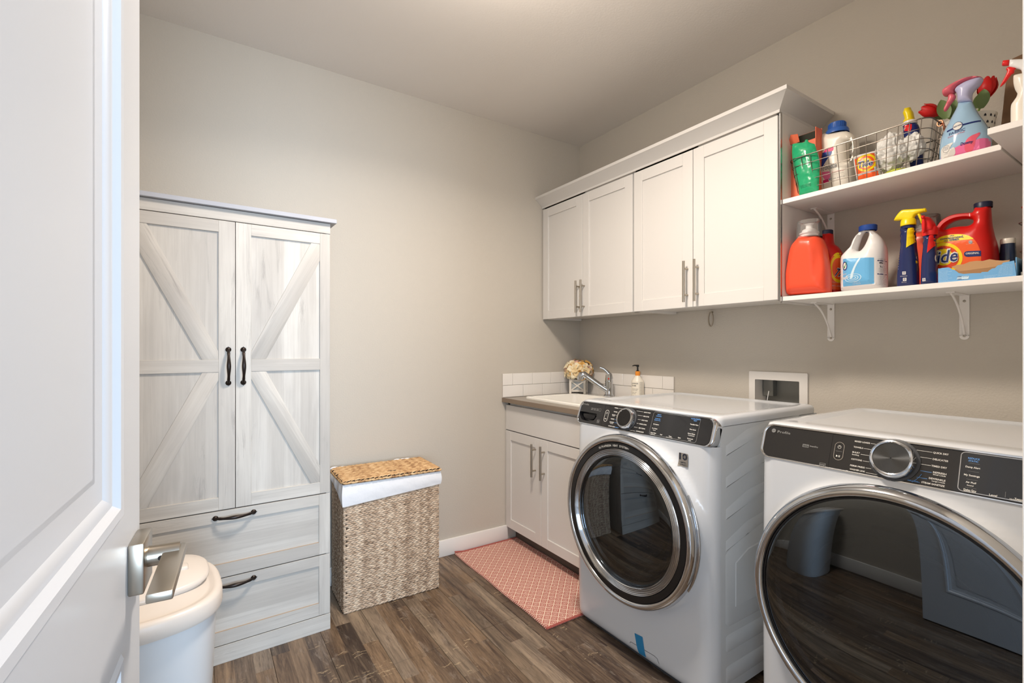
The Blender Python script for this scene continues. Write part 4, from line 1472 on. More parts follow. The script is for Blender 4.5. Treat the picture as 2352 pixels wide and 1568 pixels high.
        ringr(bu - .0105, 0.0265, bu + .0105, 0.0765, 0.0105, 0.0014, 0)
        place(g, line2(bu - .007, 0.0515, bu + .007, 0.0515, 0.0005), (0, 0, 0), (1, 0, 0), (0, 0, 1), 0.0, 3)
        place(g, band(ellipse(bu, 0.063, 0.0042, 0.0042, 20, 115, 425), ellipse(bu, 0.063, 0.0034, 0.0034, 20, 115, 425)), (0, 0, 0), (1, 0, 0), (0, 0, 1), 0.0, 0)
        place(g, line2(bu, 0.0635, bu, 0.068, 0.0008), (0, 0, 0), (1, 0, 0), (0, 0, 1), 0.0, 0)
        place(g, ([(bu - .005, .0355), (bu - .001, .0385), (bu - .005, .0415)], [(0, 1, 2)]), (0, 0, 0), (1, 0, 0), (0, 0, 1), 0.0, 0)
        for q in (.001, .0035):
            place(g, line2(bu + q, .0358, bu + q, .0412, 0.0011), (0, 0, 0), (1, 0, 0), (0, 0, 1), 0.0, 0)
        for s, a, b, c, d, mi, la, lb in (('NORMAL', 688, 245, 745, 256, 0, 755, 822), ('TOWELS', 672, 305, 728, 314, 0, 738, 772), ('BULKY', 650, 352, 698, 360, 0, 700, 738), ('WHITES', 627, 415, 680, 424, 0, 690, 722),
                                        ('SANITIZE', 610, 464, 672, 474, 0, 682, 726), ('POWER CLEAN', 588, 530, 690, 548, 0, 698, 740)):
            t5(s, a, b + 4, c, d + 6, .0038, mi)
            l5(la, d - 6 + 6, lb, d + 6, 1 if s in ('WHITES', 'SANITIZE', 'POWER CLEAN') else 0)
        t5('Bedding', 652, 372, 690, 378, .0026); t5('w/ Oxi', 615, 488, 660, 494, .0026); t5('STEAM', 680, 566, 742, 578, .0024, 1)
        for s, a, b, c, d, la, lb in (('QUICK WASH', 1140, 318, 1240, 336, 1030, 1130), ('DELICATES', 1130, 380, 1218, 396, 1048, 1122), ('COLD WASH', 1102, 440, 1196, 458, 1045, 1092), ('RINSE & SPIN', 1070, 498, 1178, 518, 1028, 1060),
                                    ('SELF CLEAN', 1058, 560, 1155, 580, 985, 1044), ('DOWNLOADED', 1018, 614, 1134, 638, 918, 1010)):
            t5(s, a, b, c, d, .0038); l5(la, b - 12 - (a - la) * .12, lb, b - 10, 0)
        du0 = P(*c5(1255, 480))[0]; du1 = P(*c5(1985, 590))[0]
        ringr(du0, 0.0085, du1, 0.0965, 0.009, 0.0013, 5)
        scr = G().prism(rrect(du0 + .0013, 0.0098, du1 - .0013, 0.0952, 0.008, 5), -0.0014, -0.0006)
        for s, a, b, c, d, h, mi in (('SMART', 1350, 354, 1408, 362, .0030, 1), ('DISPENSE', 1330, 376, 1410, 388, .0028, 1), ('STAIN SEL', 1312, 416, 1396, 426, .0030, 1), ('REMOVAL', 1300, 438, 1396, 450, .0026, 1),
                                   ('My Settings', 1285, 502, 1370, 514, .0036, 0), ('Pre Wash', 1265, 566, 1345, 578, .0036, 0), ('Sound', 1280, 592, 1318, 598, .0026, 0), ('Delay Wash', 1240, 632, 1326, 646, .0036, 0), ('Remote Start', 1244, 654, 1310, 664, .0024, 0),
                                   ('Soil', 1388, 664, 1420, 668, .0036, 0), ('Temp', 1520, 688, 1566, 696, .0036, 0), ('Hold 3 Seconds', 1478, 712, 1574, 730, .0022, 0), ('Spin', 1662, 712, 1706, 718, .0036, 0),
                                   ('ULTRAFRESH', 1868, 418, 2008, 438, .0036, 1), ('VENT', 1905, 450, 1960, 456, .0032, 1), ('Tumble Care', 1852, 504, 1978, 524, .0038, 0), ('Time Saver', 1842, 582, 1945, 598, .0036, 0),
                                   ('Extra Rinse', 1818, 646, 1928, 664, .0038, 0), ('Downloaded', 1822, 672, 1918, 688, .0026, 0), ('Prewash', 1808, 724, 1895, 738, .0036, 0), ('Lights', 1820, 750, 1866, 758, .0028, 0)):
            t5(s, a, b, c, d, h, mi)
        for vq in (.0585, .044, .028):
            place(g, line2(du0 + .010, vq, du0 + .028, vq, .0003), (0, 0, 0), (1, 0, 0), (0, 0, 1), 0.0, 3)
            place(g, line2(du1 - .032, vq, du1 - .012, vq, .0003), (0, 0, 0), (1, 0, 0), (0, 0, 1), 0.0, 3)
    if not washer:
        scr.xf(FM).build('display', 'screen', t)
    else:
        scr.xf(FM).build('display', 'screen', t)
    # print plane: lift above the fascia
    g.v = [(v[0], -0.0018 - abs(v[1]), v[2]) for v in g.v]
    g.xf(FM).build('lettering', ['ink', 'inkblue', 'ink', 'inkgrey', 'black', 'silver'], t, smooth=0)
    # --- the round door
    D = bpy.data.objects.new('round_door', None)
    COL.objects.link(D)
    D.parent = t
    DMx = Matrix.Translation((0, 0, zc)) @ Matrix.Rotation(R(180), 4, 'Z')      # profile z runs outwards (-y)
    G().lathe([(0.288, 0.004), (0.300, 0.024), (0.316, 0.034), (0.3215, 0.046), (0.318, 0.060), (0.3110, 0.0705), (0.3040, 0.0740), (0.2975, 0.073), (0.2925, 0.068), (0.2915, 0.058)], 96, axis='y', caps=False).xf(DMx).build('chrome_ring', 'chrome', D, smooth=50)
    if washer:
        G().lathe([(0.2915, 0.060), (0.2910, 0.0675), (0.270, 0.0685), (0.2685, 0.066)], 96, axis='y', caps=False).xf(DMx).build('black_band', 'black', D, smooth=30)
        pr = []
        r = 0.2690
        pr.append((r, 0.060))
        for k in range(5):
            pr += [(r - 0.0008, 0.0665), (r - 0.0030, 0.0685 + 0.0004 * k), (r - 0.0052, 0.0672), (r - 0.0060, 0.0650)]
            r -= 0.0062
        pr += [(r - 0.001, 0.060), (r - 0.002, 0.050)]
        G().lathe(pr, 96, axis='y', caps=False).xf(DMx).build('ribbed_ring', 'chrome', D, smooth=50)
        gr, gd = 0.2370, 0.056
        # lettering round the band
        s = 'ULTRAFRESH VENT SYSTEM+'
        g = G()
        n = len(s)
        for i, chh in enumerate(s):
            if chh == ' ': continue
            a = R(115 - (i + 0.5) * 34 / n)
            w_ = 0.0026 if chh in 'I+' else 0.0055
            vf = text(chh, -w_ / 2, 0, w_ / 2, 0, 0.0075, 0.012)
            ca, sa = math.cos(a - PI / 2), math.sin(a - PI / 2)
            rad = 0.2755
            vv = [(rad * math.cos(a) + v[0] * ca - v[1] * sa, rad * math.sin(a) + v[0] * sa + v[1] * ca) for v in vf[0]]
            g.add([(v[0], -0.0695, zc + v[1]) for v in vv], vf[1])
        g.build('lettering', 'ink', D, smooth=0)
    else:
        G().lathe([(0.2915, 0.058), (0.2905, 0.062), (0.286, 0.062)], 96, axis='y', caps=False).xf(DMx).build('black_band', 'black', D)
        gr, gd = 0.2895, 0.061
    prof = [(gr * math.sin(a * PI / 40), gd - 0.002 + 0.012 * (math.cos(a * PI / 40))) for a in range(20, 0, -1)] + [(0.0008, gd + 0.010)]
    G().lathe(prof, 96, axis='y', caps=False).xf(DMx).build('window_glass', 'glass' if washer else 'glass2', D, smooth=60)
    # inner bowl of the door and the drum behind it
    G().lathe([(gr + 0.01, 0.048), (gr - 0.006, 0.044), (gr - 0.014, 0.030), (0.205, 0.012)], 80, axis='y', caps=False).xf(DMx).build('inner_bezel', 'gasket', D, smooth=40)
    G().lathe([(0.218, 0.028), (0.208, 0.020), (0.200, 0.030), (0.196, 0.038), (0.190, 0.030), (0.186, 0.004), (0.170, -0.05), (0.120, -0.085), (0.0008, -0.095)], 72, axis='y', caps=False).xf(DMx).build('inner_bowl', 'bowl', D, smooth=40)
    G().lathe([(0.250, 0.050), (0.262, 0.054), (0.266, 0.048), (0.258, 0.042)] if not washer else [(0.212, 0.040), (0.222, 0.046), (0.226, 0.040), (0.218, 0.034)], 96, axis='y', caps=False).xf(DMx).build('inner_ring', 'silver', D, smooth=50)
    dm = G().lathe([(0.285, -0.02), (0.24, -0.05), (0.24, -0.42), (0.22, -0.46), (0.0008, -0.47)], 64, axis='y', caps=False).xf(DMx)
    dm.build('drum', 'darksteel', t, smooth=40)
    # handle scoop at the right of the door
    if washer:
        arcp = [(0.3225 * math.cos(R(a)), -0.040 - 0.004 * math.cos(R(a * 2.6)), zc + 0.3225 * math.sin(R(a))) for a in range(-30, 31, 4)]
        G().tube(arcp, [0.002 + 0.0040 * math.cos(R(a * 2.9)) for a in range(-30, 31, 4)], 12).build('grip', 'chrome', D)
        # warranty badge
        u0, u1, z0, z1 = 0.2125, 0.2505, 0.786, 0.832
        yb = lambda u, z: front_y(u, z) - 0.0022
        b = G()
        wrap(b, flat(rrect(u0, z0, u1, z1, 0.003, 3), [], 0.008), fpb, 0.0030)
        bo = b.build('warranty_badge', 'badge', t)
        b = G()
        for s, x0, x1, z, h, bd in (('10', u0 + .003, u1 - .003, z0 + .024, .021, .035), ('YEAR', u0 + .0135, u0 + .0245, z0 + .032, .003, .02), ('LIMITED', u0 + .008, u1 - .008, z0 + .012, .0042, .01), ('WARRANTY', u0 + .006, u1 - .006, z0 + .0045, .0042, .01)):
            vf = text(s, x0, z, x1, z, h, bd)
            wrap(b, vf, fpb, 0.0038 if s != 'YEAR' else 0.0044, 1 if s == 'YEAR' else 0)
        b.build('lettering', ['inkdark', 'badge'], bo, smooth=0)
        # access flap seam and strip of tape
        fx = lambda px, py: (lambda q: (-(q[0] - yc), q[1]))(on_x(px, py, -0.805))
        seam = [fx(*p_) for p_ in ((1445, 1477), (1447, 1474), (1482, 1495), (1502, 1507), (1508, 1513), (1511, 1523), (1518, 1562))]
        G().tube([(a, front_y(a, b_) - 0.0003, b_) for a, b_ in seam], 0.0008, 6).build('flap_seam', 'gasket', t)
        b = G()
        vf = flat([fx(*p_) for p_ in ((1456.6, 1453.5), (1475, 1462.7), (1481.4, 1511.4), (1464.3, 1502.4))], [], 0.01)
        wrap(b, vf, fpb, 0.0014)
        tp = b.build('tape_strip', 'tape', t)
        tp['label'] = 'strip of blue painter tape on the access flap'
    return t

def knobface_mat():
    m, t, b, o = nt('knob_face')
    tc = N(t, 'ShaderNodeTexCoord')
    b.inputs['Base Color'].default_value = (*lin((84, 86, 88)), 1)
    b.inputs['Metallic'].default_value = 0.85
    b.inputs['Roughness'].default_value = 0.24
    b.inputs['Anisotropic'].default_value = 0.9
    tg = N(t, 'ShaderNodeTangent', direction_type='RADIAL', axis='Y')
    t.links.new(tg.outputs[0], b.inputs['Tangent'])
    return m
M['knobface'] = knobface_mat()
M['bowl'] = pm('dark_door_bowl', (44, 56, 74), 0.12, coat=0.8)
machine('washing_machine', 'white front-load washing machine with ribbed chrome door and blue tape strip', -1.2265, True)
machine('tumble_dryer', 'white front-load dryer with large dark round door, nearest the doorway', -2.0615, False, 0.007, -0.12)

# ================================================================ WARDROBE
WA = R(1.7)
wd = thing('wardrobe', 'grey-washed farmhouse wardrobe with two cross-braced doors over two drawers', 'wardrobe', (-1.741, -0.389, 0), WA)
# local x runs from -0.70 (left) to 0 (right), face on y = 0, depth to +y
WW = 0.70
D_ = 0.365
g = G()
g.box(-WW, 0.004, 0.0, -WW + 0.016, D_, 1.725)
g.box(-0.016, 0.004, 0.0, 0.0, D_, 1.725)
g.box(-WW + .016, 0.02, 0.060, -.016, D_, 0.075)
g.box(-WW + .016, D_ - .012, 0.06, -.016, D_ - .006, 1.72)
g.box(-WW + .016, 0.02, 1.70, -.016, D_, 1.722)
g.build('carcass', 'dw_z', wd)
G().box(-WW - 0.022, -0.020, 1.727, 0.022, D_, 1.744, 0.001, 1).build('cornice', 'dw_edge', wd)
G().box(-WW, -0.001, 1.683, 0.0, 0.018, 1.7255, 0.0008, 1).build('frieze', 'dw_x', wd)
G().box(-WW, -0.001, 0.0, 0.0, 0.018, 0.0665, 0.0008, 1).build('plinth', 'dw_x', wd)
def pull(parent, cx, cz, L, vertical):
    g = G()
    pts, rs = [], []
    for i in range(21):
        a = -1 + 2 * i / 20
        dy = -0.006 - 0.022 * (1 - abs(a) ** 2.6)
        pts.append((0, dy, a * L / 2 * 0.93))
        rs.append(0.0042 + 0.0032 * math.exp(-(a / 0.42) ** 2) + 0.0012 * math.exp(-((abs(a) - 0.78) / 0.08) ** 2))
    g.tube(pts, rs, 12)
    for sgn in (-1, 1):
        g.join(G().lathe([(0.0095, 0), (0.010, 0.0015), (0.008, 0.004), (0.005, 0.007), (0.001, 0.008)], 16, axis='y', caps=False).xf(Matrix.Translation((0, -0.0005, sgn * L * 0.47)) @ Matrix.Rotation(PI, 4, 'Z')))
        g.join(G().prism([(-0.0085, 0), (0.0085, 0), (0, sgn * 0.013)], -0.003, 0).xf(Matrix.Translation((0, 0, sgn * L * 0.47))))
    if not vertical:
        g.xf(Matrix.Rotation(PI / 2, 4, 'Y'))
    g.xf(Matrix.Translation((cx, -0.001, cz)))
    return g.build('handle', 'bronze', parent, smooth=50)
def barn_door(x0, x1, left):
    z0, z1 = 0.583, 1.6805
    d = G().box(x0 + .02, 0.007, z0 + .02, x1 - .02, 0.016, z1 - .02).build('door', 'dw_z', wd)
    if not left:
        sl, sr = 0.053, 0.041
    else:
        sl, sr = 0.041, 0.0545
    bx = lambda n, a, b, c, e, m: G().box(a, 0.0, b, c, 0.018, e, 0.0008, 1).build(n, m, d)
    bx('stile', x0, z0, x0 + sl, z1, 'dw_z')
    bx('stile', x1 - sr, z0, x1, z1, 'dw_z')
    a, b = x0 + sl, x1 - sr
    bx('rail', a, z0, b, 0.631, 'dw_x')
    bx('rail', a, 1.105, b, 1.153, 'dw_x')
    bx('rail', a, 1.636, b, z1, 'dw_x')
    # braces run from the meeting stiles outwards
    wv = 0.048
    for (p, q) in (((0, 1.153), (1, 1.636)), ((0, 1.105), (1, 0.631))):
        xa, xb = (a, b) if not left else (b, a)
        A = Vector((xa, p[1])); B = Vector((xb, q[1]))
        s = 1 if not left else -1
        up = 1 if q[1] > p[1] else -1
        poly = [(A.x, A.y + up * 0.030), (A.x, A.y), (A.x + s * 0.052, A.y), (B.x, B.y - up * 0.072), (B.x, B.y), (B.x - s * 0.035, B.y)]
        L = (B - A).length
        ang = math.atan2(B.x - A.x, B.y - A.y)
        # build upright, then turn, so that the grain follows the brace
        rot = Matrix.Rotation(ang, 4, 'Y')
        inv = rot.inverted()
        pp = []
        for q_ in poly:
            v = inv @ Vector((q_[0] - A.x, 0, q_[1] - A.y))
            pp.append((v.x, v.z))
        o = G().prism(pp, 0.0015, 0.0155, bev=0.0008).build('brace', 'dw_z', d)
        o.location = (A.x, 0, A.y)
        o.rotation_euler = (0, ang, 0)
    return d
dR = barn_door(-0.3505, -0.001, False)
dL = barn_door(-0.699, -0.3525, True)
pull(dR, -0.325, 1.127, 0.135, True)
pull(dL, -0.375, 1.127, 0.135, True)
for z0, z1 in ((0.3255, 0.579), (0.0695, 0.3215)):
    d = G().box(-WW + .03, 0.006, z0 + .02, -.03, 0.015, z1 - .02).build('drawer', 'dw_x', wd)
    bx = lambda n, a, b, c, e, m: G().box(a, 0.0, b, c, 0.017, e, 0.0008, 1).build(n, m, d)
    bx('stile', -WW + .001, z0, -WW + .046, z1, 'dw_z')
    bx('stile', -.046, z0, -.001, z1, 'dw_z')
    bx('rail', -WW + .046, z1 - .044, -.046, z1, 'dw_x')
    bx('rail', -WW + .046, z0, -.046, z0 + .051, 'dw_x')
    G().box(-WW + .046, 0.0002, z0 + .051, -.046, 0.006, z0 + .0525).build('bevel_line', 'tanline', d)
    pull(d, -0.3535, z1 - 0.024, 0.135, False)

# ================================================================ LAUNDRY HAMPER
hm = thing('laundry_hamper', 'lidded woven water-hyacinth hamper with a white cotton liner', 'hamper', (-1.666, -0.313, 0), R(-1.4))
HL, HD, HZ = 0.458, 0.262, 0.572
G().box(0.003, 0.005, 0.004, HL - .003, HD - .005, HZ, 0.006, 2).build('body', 'strawback', hm)
for cx_, cy_ in ((0.004, 0.005), (HL - .004, 0.005), (0.004, HD - .005), (HL - .004, HD - .005)):
    G().tube([(cx_ + 0.001 * math.sin(i * 1.7), cy_ + 0.001 * math.cos(i * 1.7), 0.004 + (HZ - .01) * i / 40) for i in range(41)], [0.0048 + 0.0016 * math.sin(i * 2.2) for i in range(41)], 8).build('corner_cord', 'straw', hm)
random.seed(3)
def strand(g, c, d, nrm, L, w_, t_):
    """a flat leaf strand centred at c, along d, lying against a face with outward normal nrm"""
    d = Vector(d).normalized(); nrm = Vector(nrm); s = d.cross(nrm).normalized()
    c = Vector(c)
    rings = []
    for a, k, hgt in ((-0.5, 0.18, 0.1), (-0.34, 0.72, 0.7), (0.0, 1.0, 1.0), (0.34, 0.78, 0.8), (0.5, 0.2, 0.2)):
        o = c + d * (a * L) + nrm * (t_ * (hgt - 0.35))
        rings.append([o + s * (w_ / 2 * k) , o + nrm * (t_ * 0.65 * k) + s * (w_ * 0.22 * k), o + nrm * (t_ * 0.65 * k) - s * (w_ * 0.22 * k), o - s * (w_ / 2 * k)])
    g.loft(rings, False, False, wrap=False)
def woven_face(org, ux, uz, nrm, LX, LZ, rowh, parent, mat, phase=0, name='woven_row', z_from=0.0):
    org, ux, uz, nrm = Vector(org), Vector(ux), Vector(uz), Vector(nrm)
    nrow = int(round(LZ / rowh))
    rowh = LZ / nrow
    for r in range(nrow):
        g = G()
        base = org + uz * (rowh * (r + 0.5))
        off = random.random()
        step = 0.0205
        n = int(LX / step)
        stp = LX / n
        for half in (0, 1):
            sgn = 1 if half else -1
            for i in range(n):
                x = stp * (i + (0.5 if half else 0.0) + off) + random.uniform(-.0015, .0015)
                x = min(max(x, 0.013), LX - 0.013)
                c = base + ux * x + uz * (sgn * rowh * 0.24 + random.uniform(-.0008, .0008)) + nrm * random.uniform(-0.0005, 0.001)
                ang = R(random.uniform(13, 22)) * sgn * (-1)
                if (r + phase) % 2 and False: ang = -ang
                d = ux * math.cos(ang) + uz * math.sin(ang)
                strand(g, c, d, nrm, 0.0335 * random.uniform(0.9, 1.1), rowh * 0.56 * random.uniform(0.88, 1.12), 0.0055)
        g.build(name, mat, parent, smooth=60)
woven_face((0, 0.004, 0.002), (1, 0, 0), (0, 0, 1), (0, -1, 0), HL, HZ - .01, 0.0192, hm, 'straw')
woven_face((0.004, HD, 0.002), (0, -1, 0), (0, 0, 1), (-1, 0, 0), HD, HZ - .01, 0.0192, hm, 'straw')
woven_face((HL - .004, 0, 0.002), (0, 1, 0), (0, 0, 1), (1, 0, 0), HD, HZ - .01, 0.0192, hm, 'straw')
# cotton liner turned over the rim
def liner():
    xs = []
    L1 = 26
    ring = []
    per = [(0, 0), (HL, 0), (HL, HD), (0, HD)]
    rings = []
    N1, N2 = 44, 26
    path = []
    for i in range(N1): path.append((HL * i / N1, 0, 'f'))
    for i in range(N2): path.append((HL, HD * i / N2, 'r'))
    for i in range(N1): path.append((HL - HL * i / N1, HD, 'b'))
    for i in range(N2): path.append((0, HD - HD * i / N2, 'l'))
    cx, cy = HL / 2, HD / 2
    rows = 8
    for k in range(rows + 1):
        f = k / rows
        rr = []
        for x, y, sd in path:
            if sd == 'f': drop = 0.096 - 0.036 * (x / HL)
            elif sd == 'r': drop = 0.060
            elif sd == 'b': drop = 0.07
            else:
                q = 1 - y / HD
                drop = 0.096 * (0.30 + 0.70 * q ** 1.5)
            z = HZ + 0.008 - f * drop
            off = 0.007 + 0.004 * math.sin(f * PI) + 0.0015 * noise.noise(Vector((x * 30, y * 30, f * 3)))
            ox = (-off if x < 1e-6 else (off if x > HL - 1e-6 else 0))
            oy = (-off if y < 1e-6 else (off if y > HD - 1e-6 else 0))
            if sd == 'l':
                ox -= 0.005 * math.sin(f * PI) * math.sin(y / HD * PI * 3) ** 2
            rr.append((x + ox, y + oy, z))
        rings.append(rr)
    inner = [(x + (0.012 if x < cx else -0.012), y + (0.012 if y < cy else -0.012), HZ + 0.006) for x, y, _ in path]
    top = [(p[0], p[1], HZ + 0.011) for p in rings[0]]
    g = G().loft([inner, top] + rings, False, False)
    return g
liner().build('liner', 'liner', hm, smooth=60)
# lid
ld = G().box(-0.006, -0.008, HZ + 0.010, HL + 0.006, HD + 0.004, HZ + 0.024, 0.004, 2).build('lid', 'strawback', hm)
woven_face((-0.008, -0.008, HZ + 0.025), (1, 0, 0), (0, 1, 0), (0, 0, 1), HL + .014, HD + .014, 0.0185, ld, 'strawlid')
g = G()
for i in range(30):
    strand(g, (-0.004 + (HL + .01) * (i + .5) / 30, -0.010, HZ + 0.019), (1, 0, 0.25 if i % 2 else -0.2), (0, -1, 0), 0.026, 0.011, 0.005)
g.build('lid_edge', 'strawlid', ld, smooth=60)
g = G()
for i in range(18):
    strand(g, (-0.008, 0.0 + (HD) * (i + .5) / 18, HZ + 0.019), (0, 1, 0.25 if i % 2 else -0.2), (-1, 0, 0), 0.026, 0.011, 0.005)
g.build('lid_edge', 'strawlid', ld, smooth=60)
G().box(0.215, 0.050, HZ + 0.0245, 0.262, 0.061, HZ + 0.0318, 0.003, 2).build('finger_slot', 'strawback', ld)
# cotton tucks peeping over the lid at the back
g = G()
for cx_, cy_, r_ in ((0.012, HD + .004, .014), (0.05, HD + .008, .010), (0.33, HD + .006, .014), (0.36, HD + .004, .012), (0.385, HD + .002, .013)):
    g.join(G().lathe([(0.001, -r_ * .6), (r_ * .8, -r_ * .4), (r_, 0), (r_ * .7, r_ * .5), (0.001, r_ * .65)], 10, c=(cx_, cy_, HZ + 0.026), sx=1.5, sy=.5, caps=False))
g.build('liner_tuck', 'liner', hm, smooth=60)

# ================================================================ RUG
rg = thing('rug', 'red and cream diamond-pattern woven rug in front of the sink cabinet', 'rug', (-0.758, -0.465, 0))
def rugz(x, y):
    z = 0.0055 + 0.0012 * noise.noise(Vector((x * 7, y * 7, 0)))
    if y > 0.43 and x < -0.16: z += 0.012 * max(0, (y - 0.43) / 0.02) * max(0, (-0.16 - x) / 0.06)
    return z
g = G()
nx, ny = 22, 44
X0, X1, Y0, Y1 = -0.214, 0.216, -0.440, 0.446
vi = {}
for j in range(ny + 1):
    for i in range(nx + 1):
        x = X0 + (X1 - X0) * i / nx; y = Y0 + (Y1 - Y0) * j / ny
        xx = x + 0.002 * math.sin(y * 17)
        vi[i, j] = len(g.v); g.v.append((xx, y, rugz(x, y)))
for j in range(ny):
    for i in range(nx):
        g.f.append((vi[i, j], vi[i + 1, j], vi[i + 1, j + 1], vi[i, j + 1])); g.m.append(0)
n = len(g.v)
bd = [vi[i, 0] for i in range(nx)] + [vi[nx, j] for j in range(ny)] + [vi[i, ny] for i in range(nx, 0, -1)] + [vi[0, j] for j in range(ny, 0, -1)]
for q in bd: g.v.append((g.v[q][0], g.v[q][1], 0.0006))
for i in range(len(bd)):
    j = (i + 1) % len(bd)
    g.f.append((bd[i], n + i, n + j, bd[j])); g.m.append(0)
g.build('weave', 'rug', rg, smooth=60)
g = G()
random.seed(2)
for sx, x in ((-1, X0), (1, X1)):
    k = 150
    for i in range(k):
        y = Y0 + (Y1 - Y0) * (i + .5) / k
        xx = x + 0.002 * math.sin(y * 17)
        z = rugz(x, y)
        g.tube([(xx - sx * 0.0065, y - .002, z + .0012), (xx - sx * .001, y, z + .0018), (xx + sx * 0.001, y + .001, z * .4)], 0.0017, 5, mi=i % 2)
eo = g.build('stitched_edge', ['rugred', 'rugcream'], rg)
eo['kind'] = 'stuff'
for y in (Y0, Y1):
    g = G()
    for q, w_ in ((0.0, 0.004), (0.007, 0.004)):
        yy = y + (q if y < 0 else -q)
        g.tube([(X0 + 0.002 * math.sin(y * 17) + (X1 - X0) * i / 16, yy, rugz(X0 + (X1 - X0) * i / 16, y) + .0005) for i in range(17)], w_ * .8, 6, mi=0)
    g.build('hem', ['rugred', 'rugcream'], rg)

# ================================================================ WASTE BIN
bn = thing('waste_bin', 'cream plastic waste bin with a swing lid, behind the door handle', 'bin', (-2.350, -1.075, 0), R(4))
def sup(a, b, e, z, n=56, cx=0, cy=0):
    out = []
    for i in range(n):
        t = 2 * PI * i / n
        c, s = math.cos(t), math.sin(t)
        out.append((cx + a * abs(c) ** (2 / e) * (1 if c >= 0 else -1), cy + b * abs(s) ** (2 / e) * (1 if s >= 0 else -1), z))
    return out
A_, B_ = 0.186, 0.170
G().loft([sup(A_ * .80, B_ * .80, 3, 0.0), sup(A_ * .83, B_ * .83, 3, 0.012), sup(A_ * .955, B_ * .955, 3, 0.54), sup(A_ * .965, B_ * .965, 3, 0.574)], False, True).build('bucket', 'binw', bn, smooth=60)
lid = G().loft([sup(A_ * .97, B_ * .97, 3, 0.568), sup(A_ * 1.02, B_ * 1.02, 3, 0.568), sup(A_ * 1.03, B_ * 1.03, 3, 0.574), sup(A_ * 1.025, B_ * 1.025, 3, 0.600), sup(A_ * 1.0, B_ * 1.0, 3, 0.608),
               sup(A_ * .93, B_ * .93, 3, 0.610), sup(A_ * .89, B_ * .89, 3, 0.604), sup(A_ * .86, B_ * .86, 3, 0.606), sup(A_ * .6, B_ * .6, 2.8, 0.614), sup(A_ * .3, B_ * .3, 2.4, 0.620), sup(A_ * .02, B_ * .02, 2, 0.621)], False, False).build('lid', 'binlid', bn, smooth=60)
fc = (0.0, 0.040)
G().loft([sup(A_ * .84, B_ * .70, 2.8, 0.606, cx=fc[0], cy=fc[1]), sup(A_ * .90, B_ * .75, 2.8, 0.618, cx=fc[0], cy=fc[1]), sup(A_ * .90, B_ * .75, 2.8, 0.624, cx=fc[0], cy=fc[1]), sup(A_ * .87, B_ * .72, 2.8, 0.629, cx=fc[0], cy=fc[1]),
          sup(A_ * .62, B_ * .50, 2.5, 0.642, cx=fc[0], cy=fc[1] + .004), sup(A_ * .3, B_ * .25, 2.2, 0.649, cx=fc[0], cy=fc[1] + .006), sup(A_ * .02, B_ * .02, 2, 0.651, cx=fc[0], cy=fc[1] + .006)], False, False).build('swing_flap', 'binlid', bn, smooth=60)
G().box(0.086, 0.0, 0.622, 0.122, 0.036, 0.648, 0.007, 3).build('hinge_boss', 'binlid', bn)

# ================================================================ SHELVES
SL, SU = 1.397, 1.775          # tops of the lower and upper shelf
def bracket(parent, y, zt, hgt=0.155, armx=0.15):
    """pressed-steel bracket: wall plate, arm under the board, curved rib between"""
    g = G()
    t = 0.003
    g.box(-t, y - 0.013, zt - hgt + 0.013, -0.0003, y + 0.013, zt)
    g.join(G().lathe([(0.013, 0), (0.013, t - 0.0003)], 20, axis='z').xf(Matrix.Translation((-0.0003, y, zt - hgt + 0.013)) @ Matrix.Rotation(-PI / 2, 4, 'Y')))
    g.box(-armx, y - 0.011, zt - t, -0.0003, y + 0.011, zt)
    b = g.build('bracket', 'shelfw', parent)
    pts = []
    for i in range(15):
        a = R(90 * i / 14)
        f = i / 14
        x = -0.004 - (armx - 0.012) * (0.55 * (1 - math.sin(a)) + 0.45 * (1 - f))
        z = zt - 0.004 - (hgt - 0.022) * (0.55 * (1 - math.cos(a)) + 0.45 * f)
        pts.append((x, y, z))
    G().tube(pts, 0.0036, 8).build('curved_rib', 'shelfw', b)
    for zz in (zt - 0.022, zt - hgt + 0.013):
        G().lathe([(0.0045, 0), (0.004, 0.0015), (0.001, 0.002)], 12, caps=False).xf(Matrix.Translation((-t, y, zz)) @ Matrix.Rotation(-PI / 2, 4, 'Y')).build('screw', 'steel', b)
    return b
def shelf(name, label, z, y0, y1, x0=-0.305):
    t = thing(name, label, 'shelf', (0, 0, 0), 0, 'white wall shelves')
    G().box(x0, y0, z - 0.017, -0.001, y1, z, 0.0008, 1).build('board', 'shelfw', t)
    return t
s1 = shelf('wall_shelf', 'lower white shelf holding the detergent jugs', SL, YF + .001, -1.5375)
bracket(s1, -1.579, SL - 0.017)
bracket(s1, -1.994, SL - 0.017)
s2 = shelf('wall_shelf', 'upper white shelf holding the wire basket', SU, -2.143, -1.5375)
bracket(s2, -1.579, SU - 0.0175, 0.15)
s3 = shelf('wall_shelf', 'short white shelf on the doorway wall, at the upper right edge', SU + 0.004, YF + .001, -2.146, -0.453)
G().box(-0.452, YF + .001, SU - 0.052, -0.001, YF + 0.018, SU - 0.0135).build('cleat', 'shelfw', s3)
s2b = None

def loc2(pts, org, sc, X, y0, z0):
    """picture outline -> body outline in a thing standing at (X, y0, z0) on the right wall"""
    out = []
    for p in pts:
        y, z = on_x(org[0] + p[0] / sc, org[1] + p[1] / sc, X)
        q = (-(y - y0), max(z - z0, 0.0006))
        out.append(q + ((1,) if len(p) > 2 else ()))
    return out
C2 = ((1760, 440), 3.973)
C1 = ((1760, 160), 3.9206)

